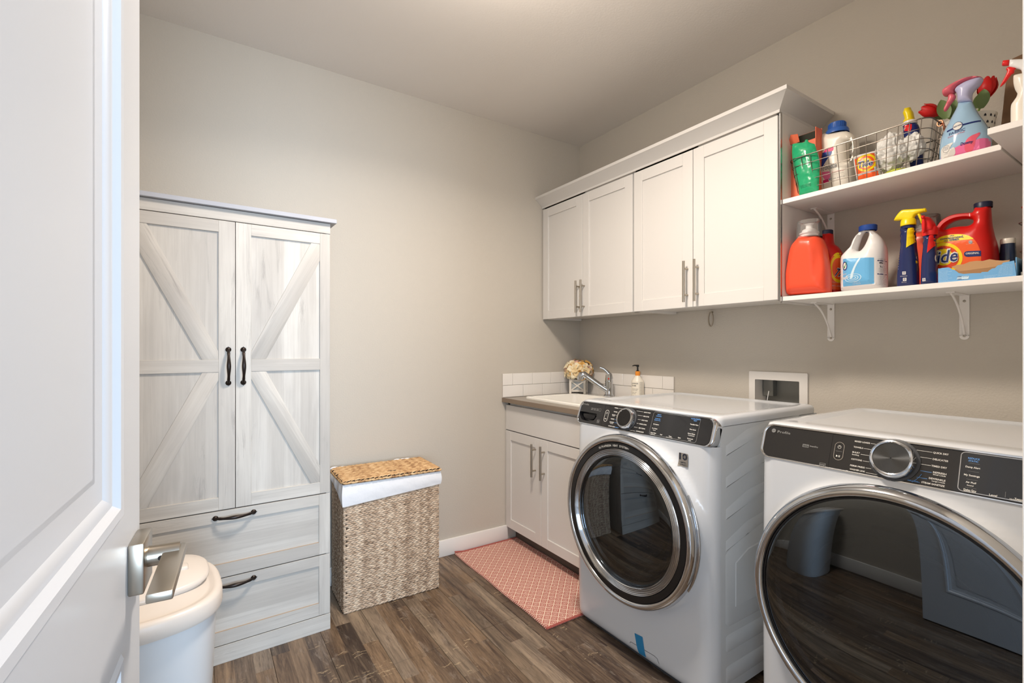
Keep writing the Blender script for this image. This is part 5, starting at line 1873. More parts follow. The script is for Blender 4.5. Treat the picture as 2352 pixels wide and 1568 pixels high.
class Body:
    def __init__(s, name, label, cat, X, px, z0, cr, group=None):
        s.X, s.cr, s.z0 = X, cr, z0
        s.cur = X                    # depth at which outlines are read: centre plane for bodies, face for print
        s.y0 = on_x(cr[0][0] + px / cr[1], 600, X)[0]
        s.t = thing(name, label, cat, (X, s.y0, z0), RIGHT, group)
    def L(s, pts, sm=4):
        q = loc2(pts, s.cr[0], s.cr[1], s.cur, s.y0, s.z0)
        return smoothc(q, sm) if sm else [(a[0], a[1]) for a in q]
    def solid(s, name, mat, pts, holes=(), sm=4, parent=None, dy=0.0, **k):
        s.cur = s.X
        g = inflate(s.L(pts, sm), [s.L(h, sm) for h in holes], **k)
        s.cur = s.X - 0.85 * k.get('T', 0.03)
        if dy: g.xf(Matrix.Translation((0, dy, 0)))
        s.b = g.bvh()
        s.g = g
        s.o = g.build(name, mat, parent or s.t, smooth=50, weld=True)
        return s.o
    def print_(s, g, pts, mi=0, eps=0.0006, sm=4, holes=()):
        p = s.L(pts, sm)
        wrap(g, flat(p, [s.L(h, sm) for h in holes], 0.008), s.b, eps, mi)
    def words(s, g, txt, a, b, h, mi=0, bold=0.02, shear=0.0, eps=0.0012):
        (x0, z0), (x1, z1) = s.L([a, b], 0)
        wrap(g, text(txt, x0, z0, x1, z1, h, bold, shear), s.b, eps, mi)
    def pt(s, a, b):
        c, s.cur = s.cur, s.X
        r_ = s.L([(a, b)], 0)[0]
        s.cur = c
        return r_

# ---- lower shelf: orange detergent jug with clear measuring cap (two of them)
def orange_jug(name, label):
    B = Body(name, label, 'detergent bottle', -0.247, 385, SL, C2)
    out = [(208, 947, 1), (196, 860), (196, 760), (208, 690), (224, 600), (240, 530), (262, 480), (300, 435), (318, 408), (345, 402), (455, 402), (492, 415), (522, 455), (545, 520), (556, 600), (572, 700), (580, 800), (580, 905), (570, 925, 1)]
    def tf(x, z):
        q = max(0.0, 1 - ((x - 0.052 + z * 0.03) / 0.016) ** 2) if 0.05 < z < 0.21 else 0
        return 1.0 - 0.22 * q * math.sin((z - 0.05) / 0.16 * PI) - max(0, (z - 0.18)) * 1.2
    B.solid('jug', 'orange', out, T=0.050, Rr=0.040, h=0.008, p=2.4, tf=tf)
    cx, cz = B.pt(391, 402)
    G().lathe([(0.030, 0), (0.030, 0.010), (0.034, 0.010), (0.034, 0.014), (0.026, 0.016), (0.024, 0.024), (0.020, 0.028), (0.012, 0.030), (0.011, 0.044), (0.015, 0.047), (0.015, 0.049), (0.001, 0.050)], 28, c=(cx, 0, cz - 0.004), caps=False).build('spout', 'white', B.t)
    G().lathe([(0.0435, -0.010), (0.0425, 0.030), (0.0405, 0.054), (0.038, 0.0565), (0.001, 0.057)], 36, c=(cx, 0, cz), caps=False).build('measuring_cap', 'clear', B.t, smooth=40)
    return B.t
jug1 = orange_jug('orange_jug', 'orange-red jug with a clear measuring cap, next to the cabinet')
jug2 = copy_tree(jug1)
jug2['label'] = 'orange-red jug with clear cap, mostly hidden behind the two trigger sprays'
yy = on_x(1760 + 1440 / 3.973, 600, -0.052)[0]
jug2.scale = (0.93, 0.93, 0.93)
jug2.location = (-0.052, yy - 0.004, SL)

# ---- small red detergent bottle with a swirl label
B = Body('red_detergent_bottle', 'red bottle with dark cap and yellow-ringed label, behind the bleach jug', 'detergent bottle', -0.13, 600, SL, C2)
B.solid('bottle', 'red', [(505, 385, 1), (602, 378, 1), (606, 440), (616, 474), (650, 500), (686, 556), (700, 630), (704, 760), (702, 1000, 1), (488, 1000, 1), (478, 700), (488, 540), (500, 470)], T=0.042, Rr=0.035, h=0.008)
cx, cz = B.pt(553, 376)
G().lathe([(0.0212, -0.008), (0.0212, 0.007), (0.0195, 0.009), (0.001, 0.009)], 28, c=(cx, 0, cz), caps=False).build('cap', 'navycap', B.t)
g = G()
lab = [(585, 890, 1), (582, 760), (584, 660), (600, 600), (630, 558), (665, 542), (690, 560), (702, 640), (702, 900, 1)]
B.print_(g, lab, 0)
B.print_(g, [(612, 585, 1), (630, 556), (665, 542), (692, 566), (700, 596, 1), (650, 590)], 1, 0.0012)
wrap(g, band(B.L([(613 + 62 * math.cos(a) + 40, 700 + 128 * math.sin(a)) for a in [i * PI / 16 for i in range(32)]], 0), B.L([(613 + 46 * math.cos(a) + 40, 700 + 100 * math.sin(a)) for a in [i * PI / 16 for i in range(32)]], 0)), B.b, 0.0012, 1)
B.words(g, 'Tide', (618, 765), (706, 780), 0.030, 2, 0.05, 0.15, 0.0016)
B.words(g, 'Tide', (621, 764), (704, 778), 0.028, 3, 0.01, 0.15, 0.0022)
B.words(g, 'concentrated', (638, 574), (694, 572), 0.0035, 3, 0.01)
B.words(g, 'clean', (650, 588), (684, 586), 0.0035, 3, 0.01)
B.words(g, 'ORIGINAL SCENT', (598, 826), (690, 838), 0.0022, 2, 0.0)
B.words(g, '100 LOADS', (600, 862), (690, 866), 0.004, 2, 0.0)
g.build('label', ['orangelab', 'yellowlab', 'ink', 'navyp'], B.t, smooth=0)

# ---- white bleach jug
B = Body('bleach_jug', 'white bleach jug with dark blue cap and sky-blue label', 'bleach bottle', -0.175, 895, SL, C2)
B.solid('jug', 'white', [(872, 352, 1), (985, 348, 1), (1000, 372), (1040, 405), (1072, 450), (1092, 500), (1100, 560), (1100, 700), (1100, 850), (1090, 900, 1), (705, 925, 1), (694, 880), (693, 700), (694, 610), (715, 570), (752, 530), (778, 500), (796, 450), (822, 405), (850, 378)],
        [[(905, 368), (938, 375), (944, 405), (925, 460), (900, 510), (872, 540), (842, 542), (832, 525), (845, 480), (868, 420), (886, 385)]], T=0.058, Rr=0.052, h=0.008, p=2.1,
        tf=lambda x, z: 1.0 - max(0, (z - 0.125)) * 3.6)
cx, cz = B.pt(928, 350)
G().lathe([(0.0265, -0.004), (0.0275, 0.000), (0.0275, 0.014), (0.025, 0.016), (0.001, 0.016)], 36, c=(cx, 0, cz), caps=False).build('cap', 'bluecapd', B.t)
g = G()
B.print_(g, [(698, 614, 1), (982, 600, 1), (982, 838, 1), (698, 866, 1)], 0, sm=0)
B.print_(g, [(1002, 600, 1), (1092, 602, 1), (1092, 840, 1), (1002, 846, 1)], 6, sm=0)
B.print_(g, [(852, 612), (868, 612), (826, 690), (806, 752), (796, 790), (776, 790), (786, 740), (816, 670)], 1, 0.0012)
for k, (rx, rz) in enumerate(((78, 38), (52, 24), (30, 13))):
    wrap(g, band(B.L([(800 + rx * math.cos(a), 788 - rz * math.sin(a) - rx * .12 * math.cos(a)) for a in [i * PI / 16 for i in range(32)]], 0),
                 B.L([(800 + (rx - 7) * math.cos(a), 788 - (rz - 4) * math.sin(a) - rx * .12 * math.cos(a)) for a in [i * PI / 16 for i in range(32)]], 0)), B.b, 0.0012, 1)
wrap(g, flat(B.L([(722 + 26 * math.cos(a), 680 + 40 * math.sin(a)) for a in [i * PI / 12 for i in range(24)]], 0), [], .01), B.b, 0.0012, 2)
wrap(g, band(B.L([(722 + 26 * math.cos(a), 680 + 40 * math.sin(a)) for a in [i * PI / 12 for i in range(24)]], 0), B.L([(722 + 19 * math.cos(a), 680 + 31 * math.sin(a)) for a in [i * PI / 12 for i in range(24)]], 0)), B.b, 0.0016, 3)
B.print_(g, [(708, 672, 1), (716, 690, 1), (748, 632, 1), (718, 704, 1)], 4, 0.002, 0)
B.print_(g, [(706, 676, 1), (716, 706, 1), (750, 634, 1), (717, 690, 1)], 4, 0.002, 0)
B.words(g, 'bleach', (662, 806), (756, 796), 0.0125, 2, 0.02)
B.words(g, 'regular', (690, 762), (742, 756), 0.0055, 2, 0.0)
B.words(g, 'NET 64 FL OZ', (806, 832), (860, 828), 0.0030, 2, 0.0)
B.words(g, 'HALF GALLON', (790, 846), (862, 841), 0.0030, 2, 0.0)
for k in range(3):
    B.words(g, ('TO USE ON LAUNDRY', 'IN STANDARD', 'MACHINES')[k], (1010, 610 + k * 10), (1088, 608 + k * 10), 0.0017, 5, 0.0)
B.print_(g, [(1004, 622, 1), (1092, 622, 1), (1092, 630, 1), (1004, 630, 1)], 3, 0.001, 0)
B.print_(g, [(1004, 744, 1), (1092, 744, 1), (1092, 752, 1), (1004, 752, 1)], 3, 0.001, 0)
B.print_(g, [(1014, 644, 1), (1026, 638, 1), (1036, 642, 1), (1050, 638, 1), (1058, 648, 1), (1050, 656, 1), (1048, 684, 1), (1022, 684, 1), (1022, 656, 1)], 5, 0.001, 0)
B.print_(g, [(1020, 650, 1), (1048, 648, 1), (1044, 680, 1), (1026, 680, 1)], 6, 0.0015, 0)
for k in range(13):
    B.words(g, 'ADD TO WASH WATER'[: 9 + (k * 7) % 8], (1012, 696 + k * 11.5 + (10 if k > 3 else 0)), (1050 + (k * 13) % 20, 695 + k * 11.5 + (10 if k > 3 else 0)), 0.0015, 5, 0.0)
g.build('label', ['sky', 'skyl', 'ink', 'navyp', 'greenp', 'inkdark', 'white'], B.t, smooth=0)

# ---- two trigger sprays
def spray_bottle(name, label, X, pxc, dx, sleeve, head, yellow):
    B = Body(name, label, 'spray bottle', X, pxc, SL, C2)
    if yellow:
        out = [(1228, 330, 1), (1362, 324, 1), (1360, 345), (1367, 365), (1362, 385), (1368, 410), (1364, 430), (1370, 455), (1374, 510), (1384, 580), (1392, 680), (1396, 780), (1396, 880, 1), (1196, 900, 1), (1196, 780), (1204, 680), (1214, 600), (1224, 530), (1230, 480), (1224, 455), (1231, 430), (1224, 405), (1231, 380), (1224, 358)]
        sl = [(1290, 328, 1), (1360, 325, 1), (1364, 385), (1366, 440), (1352, 460, 1), (1282, 512, 1)]
    else:
        out = [(1440, 396, 1), (1545, 386, 1), (1546, 410), (1552, 430), (1548, 450), (1554, 480), (1560, 560), (1563, 640), (1563, 760), (1560, 870, 1), (1412, 880, 1), (1414, 760), (1420, 640), (1428, 560), (1434, 500), (1430, 470), (1437, 445), (1431, 420)]
        sl = [(1486, 392, 1), (1544, 388, 1), (1548, 450), (1540, 480, 1), (1470, 560, 1)]
    B.solid('bottle', 'navy', out, T=0.024, Rr=0.024, h=0.006, p=2.0)
    g = G()
    B.print_(g, sl, 0, 0.0022, 2)
    if yellow:
        wrap(g, band(B.L([(1390 + 32 * math.cos(a), 595 + 48 * math.sin(a)) for a in [i * PI / 12 for i in range(24)]], 0), B.L([(1390 + 23 * math.cos(a), 595 + 36 * math.sin(a)) for a in [i * PI / 12 for i in range(24)]], 0)), B.b, 0.0012, 1)
        B.print_(g, [(1356, 628, 1), (1388, 624, 1), (1388, 646, 1), (1358, 650, 1)], 2, 0.0012, 0)
        B.print_(g, [(1374, 796, 1), (1394, 795, 1), (1394, 818, 1), (1374, 820, 1)], 2, 0.0012, 0)
        for k in range(9):
            B.print_(g, [(1203 + k * -.6, 570 + k * 22, 1), (1212 - k * .8, 570 + k * 22, 1), (1212 - k * .8, 574 + k * 22, 1), (1203 - k * .6, 576 + k * 22, 1)], 2 if k < 5 else 1, 0.001, 0)
        B.words(g, 'BIODEGRADABLE', (1226, 776), (1292, 772), 0.0022, 1, 0.0)
        B.words(g, 'RECYCLE', (1240, 830), (1284, 828), 0.0026, 1, 0.0)
        ic = [(1262, 742), (1268, 800)]
    else:
        wrap(g, band(B.L([(1552 + 22 * math.cos(a), 600 + 52 * math.sin(a)) for a in [i * PI / 12 for i in range(24)]], 0), B.L([(1552 + 15 * math.cos(a), 600 + 42 * math.sin(a)) for a in [i * PI / 12 for i in range(24)]], 0)), B.b, 0.0012, 1)
        ic = [(1440, 802)]
    for a, b in ic:
        B.print_(g, [(a - 16, b - 12, 1), (a + 16, b - 14, 1), (a + 16, b + 14, 1), (a - 16, b + 16, 1)], 1, 0.0010, 0)
        wrap(g, band(B.L([(a + 9 * math.cos(q), b + 9 * math.sin(q)) for q in [i * PI / 6 for i in range(12)]], 0), B.L([(a + 5 * math.cos(q), b + 5 * math.sin(q)) for q in [i * PI / 6 for i in range(12)]], 0)), B.b, 0.0016, 3)
    g.build('label', [sleeve, 'ink', 'yellowlab', 'navyp'], B.t, smooth=0)
    return B
B = spray_bottle('trigger_spray', 'navy spray bottle with a yellow trigger head', -0.195, 1295, 0, 'yellow', 'yellow', True)
cx, cz = B.pt(1296, 328)
G().lathe([(0.0185, -0.004), (0.019, 0.0), (0.019, 0.004), (0.0165, 0.006)], 24, c=(cx, 0, cz), caps=False).build('neck', 'navy', B.t)
G().lathe([(0.020, 0.006), (0.0215, 0.008), (0.0205, 0.024), (0.018, 0.028), (0.001, 0.028)], 24, c=(cx, 0, cz), caps=False).build('collar', 'yellow', B.t)
B.solid('trigger_head', 'yellow', [(1168, 262, 1), (1184, 232), (1222, 184), (1256, 166), (1340, 160), (1455, 154, 1), (1463, 178, 1), (1440, 186), (1400, 198), (1368, 212), (1350, 240), (1346, 262, 1), (1244, 270, 1), (1238, 262), (1176, 268)], sm=3, T=0.011, Rr=0.008, h=0.006, p=2.4)
B.solid('trigger', 'yellow', [(1378, 205, 1), (1402, 196, 1), (1416, 215), (1430, 250), (1428, 298, 1), (1414, 298, 1), (1404, 262), (1388, 228)], sm=3, T=0.007, Rr=0.005, h=0.005)
B.solid('nozzle', 'yellow', [(1436, 150, 1), (1456, 150, 1), (1464, 166), (1462, 184, 1), (1442, 188, 1)], sm=2, T=0.009, Rr=0.004, h=0.005)
B = spray_bottle('trigger_spray', 'navy spray bottle with a red trigger head turned to the front', -0.232, 1490, 0, 'redb', 'redb', False)
cx, cz = B.pt(1492, 392)
G().lathe([(0.0185, -0.004), (0.0200, 0.0), (0.0205, 0.016), (0.0175, 0.024), (0.001, 0.024)], 24, c=(cx, 0, cz), caps=False).build('collar', 'redb', B.t)
B.solid('trigger_head', 'redb', [(1436, 240), (1450, 232), (1478, 230), (1500, 238), (1520, 262), (1540, 300), (1545, 340), (1538, 365, 1), (1445, 372, 1), (1440, 320), (1434, 270)], sm=3, T=0.026, Rr=0.012, h=0.006)
B.solid('trigger', 'redb', [(1456, 262), (1474, 258), (1486, 290), (1484, 350), (1476, 384), (1462, 388), (1450, 350), (1448, 300)], sm=3, dy=-0.028, T=0.007, Rr=0.006, h=0.005)
B.solid('nozzle', 'redb', [(1442, 232, 1), (1478, 228, 1), (1482, 258, 1), (1446, 262, 1)], sm=0, dy=-0.030, T=0.008, Rr=0.003, h=0.005)

# ---- big red detergent jug
B = Body('large_detergent_jug', 'large red jug with arched handle, dark cap and big swirl label', 'detergent jug', -0.152, 1840, SL, C2)
B.solid('jug', 'red', [(1905, 140, 1), (2052, 128, 1), (2055, 200), (2062, 300), (2080, 390), (2104, 470), (2118, 560), (2122, 680), (2118, 860, 1), (1532, 900, 1), (1524, 700), (1526, 500), (1536, 400), (1552, 345), (1596, 276), (1660, 230), (1720, 208), (1790, 197), (1860, 192), (1893, 186)],
        [[(1630, 347), (1650, 312), (1700, 278), (1760, 258), (1830, 251), (1882, 258), (1898, 274), (1886, 298), (1850, 314), (1780, 318), (1710, 328), (1660, 345)]],
        T=0.052, Rr=0.040, h=0.009, p=2.3, tf=lambda x, z: 1.0 - max(0, (z - 0.13)) * 3.3)
Bb = B.b
cx, cz = B.pt(1980, 130)
G().lathe([(0.0215, -0.008), (0.0218, 0.008), (0.0205, 0.010), (0.001, 0.010)], 36, c=(cx, 0, cz), caps=False).build('cap', 'navycap', B.t)
g = G()
B.print_(g, [(1552, 900, 1), (1552, 440, 1), (1600, 412), (1680, 394), (1780, 390), (1850, 404), (1905, 440), (1944, 500), (1966, 580), (1962, 680), (1935, 780), (1900, 860, 1)], 0)
B.print_(g, [(1552, 472, 1), (1552, 438, 1), (1600, 411), (1680, 393), (1780, 389), (1850, 403), (1905, 434, 1), (1760, 448), (1650, 460)], 1, 0.0012)
el = lambda cx_, cy_, rx, ry, n=40: B.L([(cx_ + rx * math.cos(a), cy_ + ry * math.sin(a)) for a in [i * 2 * PI / n for i in range(n)]], 0)
wrap(g, flat(el(1630, 605, 170, 138), [], .012), B.b, 0.0012, 1)
wrap(g, flat(el(1630, 605, 138, 108), [], .012), B.b, 0.0018, 4)
wrap(g, flat(el(1625, 600, 92, 76), [], .012), B.b, 0.0023, 1)
B.words(g, 'Tide', (1478, 672), (1764, 632), 0.041, 2, 0.055, 0.2, 0.0034)
B.words(g, 'Tide', (1484, 670), (1760, 631), 0.038, 3, 0.012, 0.2, 0.0042)
B.words(g, 'CONCENTRATED', (1500, 552), (1625, 528), 0.006, 3, 0.02, 0, 0.003)
B.words(g, 'ultra', (1676, 410), (1718, 406), 0.0042, 3, 0.02, 0, 0.0022)
B.words(g, 'concentrated,', (1592, 444), (1806, 418), 0.0072, 3, 0.02, 0, 0.0022)
B.words(g, 'ultra', (1626, 458), (1668, 453), 0.0042, 3, 0.02, 0, 0.0022)
B.words(g, 'clean', (1676, 452), (1764, 442), 0.0075, 3, 0.03, 0, 0.0022)
B.print_(g, [(1966, 540, 1), (1966, 590, 1), (1850, 598, 1), (1822, 592), (1812, 572), (1822, 552), (1850, 545, 1)], 3, 0.0012)
B.words(g, 'ORIGINAL', (1828, 576), (1952, 568), 0.0056, 2, 0.02, 0, 0.002)
wrap(g, flat(el(1872, 463, 19, 17, 20), [], .01), B.b, 0.0012, 2)
wrap(g, band(el(1872, 463, 16, 14, 20), el(1872, 463, 13, 11, 20)), B.b, 0.0018, 3)
B.words(g, 'he', (1864, 468), (1880, 466), 0.0035, 3, 0.02, 0, 0.0018)
B.words(g, 'HIGH EFFICIENCY', (1832, 485), (1906, 478), 0.0014, 2, 0.0, 0, 0.001)
g.build('label', ['orangelab', 'yellowlab', 'ink', 'navyp', 'orangedk'], B.t, smooth=0)

# ---- dark blue bottle with a white cap
B = Body('capped_bottle', 'dark blue bottle with a white cap, beside the large red jug', 'bottle', -0.12, 2205, SL, C2)
prof = [(0.0205, 0.0), (0.0218, 0.004), (0.0215, 0.03), (0.019, 0.09), (0.0165, 0.122)]
G().lathe(prof, 32, caps=True).build('bottle', 'inkybl', B.t)
G().lathe([(0.0172, 0.120), (0.0176, 0.122), (0.0174, 0.133), (0.016, 0.136), (0.001, 0.136)], 32, caps=False).build('cap', 'cream', B.t)

# ---- torn blue dryer-sheet carton
ct_ = thing('torn_carton', 'torn-open pale blue carton lying in front of the large red jug', 'box', (-0.292, -2.085, SL), RIGHT)
yl = on_x(1760 + 1568 / 3.973, 640, -0.292)[0]; yr = on_x(1760 + 2282 / 3.973, 640, -0.292)[0]
class FakeB: pass
q = loc2([(1568, 833, 1), (1568, 706, 1), (1600, 697, 1), (1662, 690, 1), (1678, 696, 1), (1700, 712, 1), (1712, 710, 1), (1738, 728, 1), (1755, 742, 1), (1800, 750, 1), (1880, 744, 1), (1960, 742, 1), (1966, 733, 1), (2024, 731, 1), (2030, 722, 1), (2062, 700, 1), (2086, 698, 1), (2112, 672, 1), (2148, 664, 1), (2160, 648, 1), (2262, 628, 1), (2282, 775, 1)], C2[0], C2[1], -0.292, -2.085, SL)
q = [(a[0], a[1]) for a in q]
cw0, cw1 = q[0][0], q[-1][0]
Gc = G().prism([(p[0], p[1]) for p in q], 0.0, 0.002)
fr_ = Gc.build('front_panel', 'cartonblue', ct_)
bk = [(cw0, 0.001, ), (cw1, 0.001)] + [(cw1 - (cw1 - cw0) * i / 18, 0.047 + 0.0045 * math.sin(i * 1.9) + (0.004 if 4 < i < 13 else 0)) for i in range(19)]
DP = 0.070
G().prism(bk, DP, DP + 0.002).build('back_panel', 'carton', ct_)
G().box(cw0, 0.0025, 0.0006, cw0 + .002, DP - .001, 0.046).build('end_flap', 'cartonblue', ct_)
G().box(cw1 - .002, 0.0025, 0.0006, cw1, DP - .001, 0.054).build('end_flap', 'cartonblue', ct_)
G().box(cw0, 0.001, 0.0006, cw1, DP, 0.0022).build('bottom_panel', 'carton', ct_)
tear = [(cw0 + 0.030, 0.0466)] + [(cw0 + 0.03 + 0.014 * i, 0.046 + 0.010 * math.sin(0.35 * i) + 0.0022 * math.sin(i * 2.3)) for i in range(1, 10)] + [(cw0 + 0.15, 0.034), (cw0 + 0.05, 0.030)]
G().prism(tear, 0.0025, 0.0045).build('torn_flap', 'carton', ct_)
g = G()
def cp(a, b):
    r_ = loc2([(a, b)], C2[0], C2[1], -0.292, -2.085, SL)[0]
    return r_[0], r_[1]
def cwords(s, a, b, h, mi=0, bold=0.0):
    (x0, z0), (x1, z1) = cp(*a), cp(*b)
    place(g, text(s, x0, z0, x1, z1, h, bold), (0, 0, 0), (1, 0, 0), (0, 0, 1), 0.0006, mi)
random.seed(8)
lines = ('KEEP OUT OF REACH OF CHILDREN', 'FABRIC SOFTENER SHEETS', 'STATIC CONTROL AND SOFTNESS', 'USE IN DRYER ONLY', 'ONE SHEET PER LOAD')
for k in range(9):
    L_ = random.uniform(70, 118)
    cwords(lines[k % 5], (1578, 728 + k * 12), (1578 + L_, 727 + k * 12 - L_ * .08), 0.0016)
for k in range(4):
    cwords(lines[(k + 2) % 5], (1986, 772 + k * 11), (2110 - k * 14, 762 + k * 11), 0.0015)
for k in range(8):
    cwords(lines[(k + 1) % 5], (2140 - k * 4, 678 + k * 13), (2250, 665 + k * 13), 0.0016)
place(g, flat(rrect(cp(1738, 808)[0], cp(1738, 808)[1], cp(1852, 760)[0], cp(1852, 760)[1] - .001, 0.002, 3), [], .02), (0, 0, 0), (1, 0, 0), (0, 0, 1), 0.0006, 0)
for k in range(2):
    (x0, z0), (x1, z1) = cp(1744, 783 + k * 20), cp(1784, 781 + k * 20)
    place(g, text('100%', x0, z0, x1, z1, 0.0032, 0.02), (0, 0, 0), (1, 0, 0), (0, 0, 1), 0.0010, 1)
    (x0, z0), (x1, z1) = cp(1792, 782 + k * 20), cp(1846, 778 + k * 20)
    place(g, text('RECYCLED', x0, z0, x1, z1, 0.0018, 0.0), (0, 0, 0), (1, 0, 0), (0, 0, 1), 0.0010, 1)
g.build('lettering', ['skyl', 'navyp'], ct_, smooth=0)

# ---- small wire caddy at the end of the lower shelf
wc = thing('wire_caddy', 'grey wire caddy with copper rim, at the right end of the lower shelf', 'basket', (-0.283, -2.178, SL), RIGHT)
cw, cd, chh = 0.24, 0.20, 0.195
def loop(x0, y0, x1, y1, z, r=0.02, n=4):
    return [(p[0], p[1], z) for p in rrect(x0, y0, x1, y1, r, n)]
G().tube(loop(0, 0, cw, cd, chh), 0.0030, 8, True).build('rim', 'copper', wc)
for z, gsh in ((chh - .045, .006), (chh - 0.09, 0.0), (chh - 0.125, 0.004)):
    G().tube(loop(-gsh, -gsh, cw + gsh, cd + gsh, z), 0.0016, 6, True).build('hoop', 'wire', wc)
for x in (0.0, 0.05, 0.10, 0.15, 0.20):
    for yy_ in (0, cd):
        G().tube([(x + 0.012, yy_, 0.03), (x + 0.012, yy_, chh)], 0.0014, 6).build('upright', 'wire', wc)
for y_ in (0.02, 0.07, 0.12, 0.17):
    G().tube([(0, y_, 0.03), (0, y_, chh)], 0.0014, 6).build('upright', 'wire', wc)
g = G()
g.loft([loop(0, 0, cw, cd, 0.012, 0.015), loop(-.002, -.002, cw + .002, cd + .002, 0.044, 0.015)], False, False)
g.loft([loop(.002, .002, cw - .002, cd - .002, 0.012, 0.015), loop(0.001, 0.001, cw - .001, cd - .001, 0.044, 0.015)], False, True)
g.box(0, 0, 0.0, cw, 0.004, 0.012).box(0, cd - .004, 0.0, cw, cd, 0.012)
g.build('tray', 'galv_shade', wc)
jr = thing('jar', 'small jar of peach-coloured product with a white lid, in the wire caddy', 'jar', (-0.235, -2.222, SL + 0.016), RIGHT)
G().lathe([(0.026, 0), (0.028, 0.004), (0.028, 0.088), (0.025, 0.094), (0.001, 0.094)], 28, caps=False).build('glass_body', 'peach', jr)
G().lathe([(0.0285, 0.094), (0.0290, 0.096), (0.0290, 0.114), (0.027, 0.116), (0.001, 0.116)], 28, caps=False).build('screw_lid', 'cream', jr)

# ---- upper shelf: long wire basket
bk_ = thing('wire_basket', 'long grey wire basket with copper clips on the upper shelf', 'basket', (-0.285, -1.545, SU), RIGHT)
BW, BD, BH = 0.435, 0.245, 0.150
def bl(f):
    """plan of the basket at height fraction f (0 floor .. 1 rim): it flares upwards"""
    i = 0.022 * (1 - f)
    return i, i, BW - i, BD - i
lev = [(0.02, 0.0035), (0.20, .0013), (0.40, .0013), (0.60, .0013), (0.80, .0013), (1.0, .0022)]
for k, (f, r) in enumerate(lev):
    if k == 0: r = .0016
    a = bl(f)
    z = 0.002 + f * BH
    G().tube([(p[0], p[1], z) for p in rrect(*a, 0.035, 6)], r, 6, True).build('rim' if k == 5 else 'hoop', 'wire', bk_)
a0_, a1_ = bl(0.02), bl(1.0)
nx_ = 13
for i in range(nx_ + 1):
    f = i / nx_
    x0 = a0_[0] + .02 + (a0_[2] - a0_[0] - .04) * f; x1 = a1_[0] + .02 + (a1_[2] - a1_[0] - .04) * f
    for ya, yb in ((a0_[1], a1_[1]), (a0_[3], a1_[3])):
        G().tube([(x0, ya, 0.004), (x1, yb, 0.002 + BH)], .0013, 6).build('upright', 'wire', bk_)
for i in range(7):
    f = i / 6
    y0_ = a0_[1] + .03 + (a0_[3] - a0_[1] - .06) * f; y1_ = a1_[1] + .03 + (a1_[3] - a1_[1] - .06) * f
    for xa, xb in ((a0_[0], a1_[0]), (a0_[2], a1_[2])):
        G().tube([(xa, y0_, 0.004), (xb, y1_, 0.002 + BH)], .0013, 6).build('upright', 'wire', bk_)
for i in range(9):
    x = a0_[0] + .01 + (a0_[2] - a0_[0] - .02) * i / 8
    G().tube([(x, a0_[1], 0.004), (x, a0_[3], 0.004)], .0013, 6).build('floor_wire', 'wire', bk_)
# copper drop handle at the right-hand end
g = G()
hpts = [(BW + .002, 0.095, 0.150), (BW + .010, 0.088, 0.146), (BW + .013, 0.090, 0.115), (BW + .016, 0.105, 0.088), (BW + .017, 0.13, 0.082), (BW + .016, 0.155, 0.09), (BW + .012, 0.17, 0.115), (BW + .010, 0.172, 0.140), (BW + .002, 0.165, 0.150)]
g.tube(hpts, 0.0027, 8)
G_ = g.build('drop_handle', 'copper', bk_)
for yy_ in (0.092, 0.168):
    pts = [(BW + 0.007 * math.cos(R(a)), yy_, 0.151 + 0.009 * math.sin(R(a))) for a in range(0, 360, 30)]
    G().tube(pts, 0.0024, 6, True).build('clip', 'copper', bk_)

# ---- contents of the basket
zb = SU + 0.006
# open carton behind the green pouch
cyl = on_x(1817, 330, -0.215)[0]; cyr = on_x(1880, 330, -0.215)[0]
oc = thing('open_carton', 'open orange carton standing behind the green pouch', 'box', (-0.212, (cyl + cyr) / 2, zb), RIGHT)
g = G()
w2_, d2_, h2_ = (cyl - cyr) / 2, 0.026, on_x(1850, 307, -0.19)[1] - zb
g.box(-w2_, -d2_, 0, w2_, -d2_ + .002, h2_ - 0.05).box(-w2_, d2_ - .002, 0, w2_, d2_, h2_)
g.box(-w2_, -d2_ + .002, 0, -w2_ + .002, d2_ - .002, h2_ - 0.02).box(w2_ - .002, -d2_ + .002, 0, w2_, d2_ - .002, h2_ - 0.006)
g.build('box_walls', 'cartonor', oc)
G().box(-w2_ + .002, -d2_ + .002, 0.0, w2_ - .002, d2_ - .002, 0.003).build('box_floor', 'cartonor', oc)
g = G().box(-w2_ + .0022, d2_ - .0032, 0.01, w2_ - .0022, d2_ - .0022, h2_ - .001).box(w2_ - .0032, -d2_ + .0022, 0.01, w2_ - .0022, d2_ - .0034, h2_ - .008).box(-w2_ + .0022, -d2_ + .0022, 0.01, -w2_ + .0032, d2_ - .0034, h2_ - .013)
g.build('box_inner_sheets', 'cartonin', oc)  # dark sheets over the inner faces of the open carton
G().prism([(-w2_, 0), (-w2_ * .1, 0), (-w2_ * .1, .030), (-w2_ * .6, .036)], -.001, .001).xf(Matrix.Translation((0, -d2_ - .004, h2_ - .045)) @ Matrix.Rotation(R(28), 4, 'X')).build('box_flap', 'cartonor', oc)

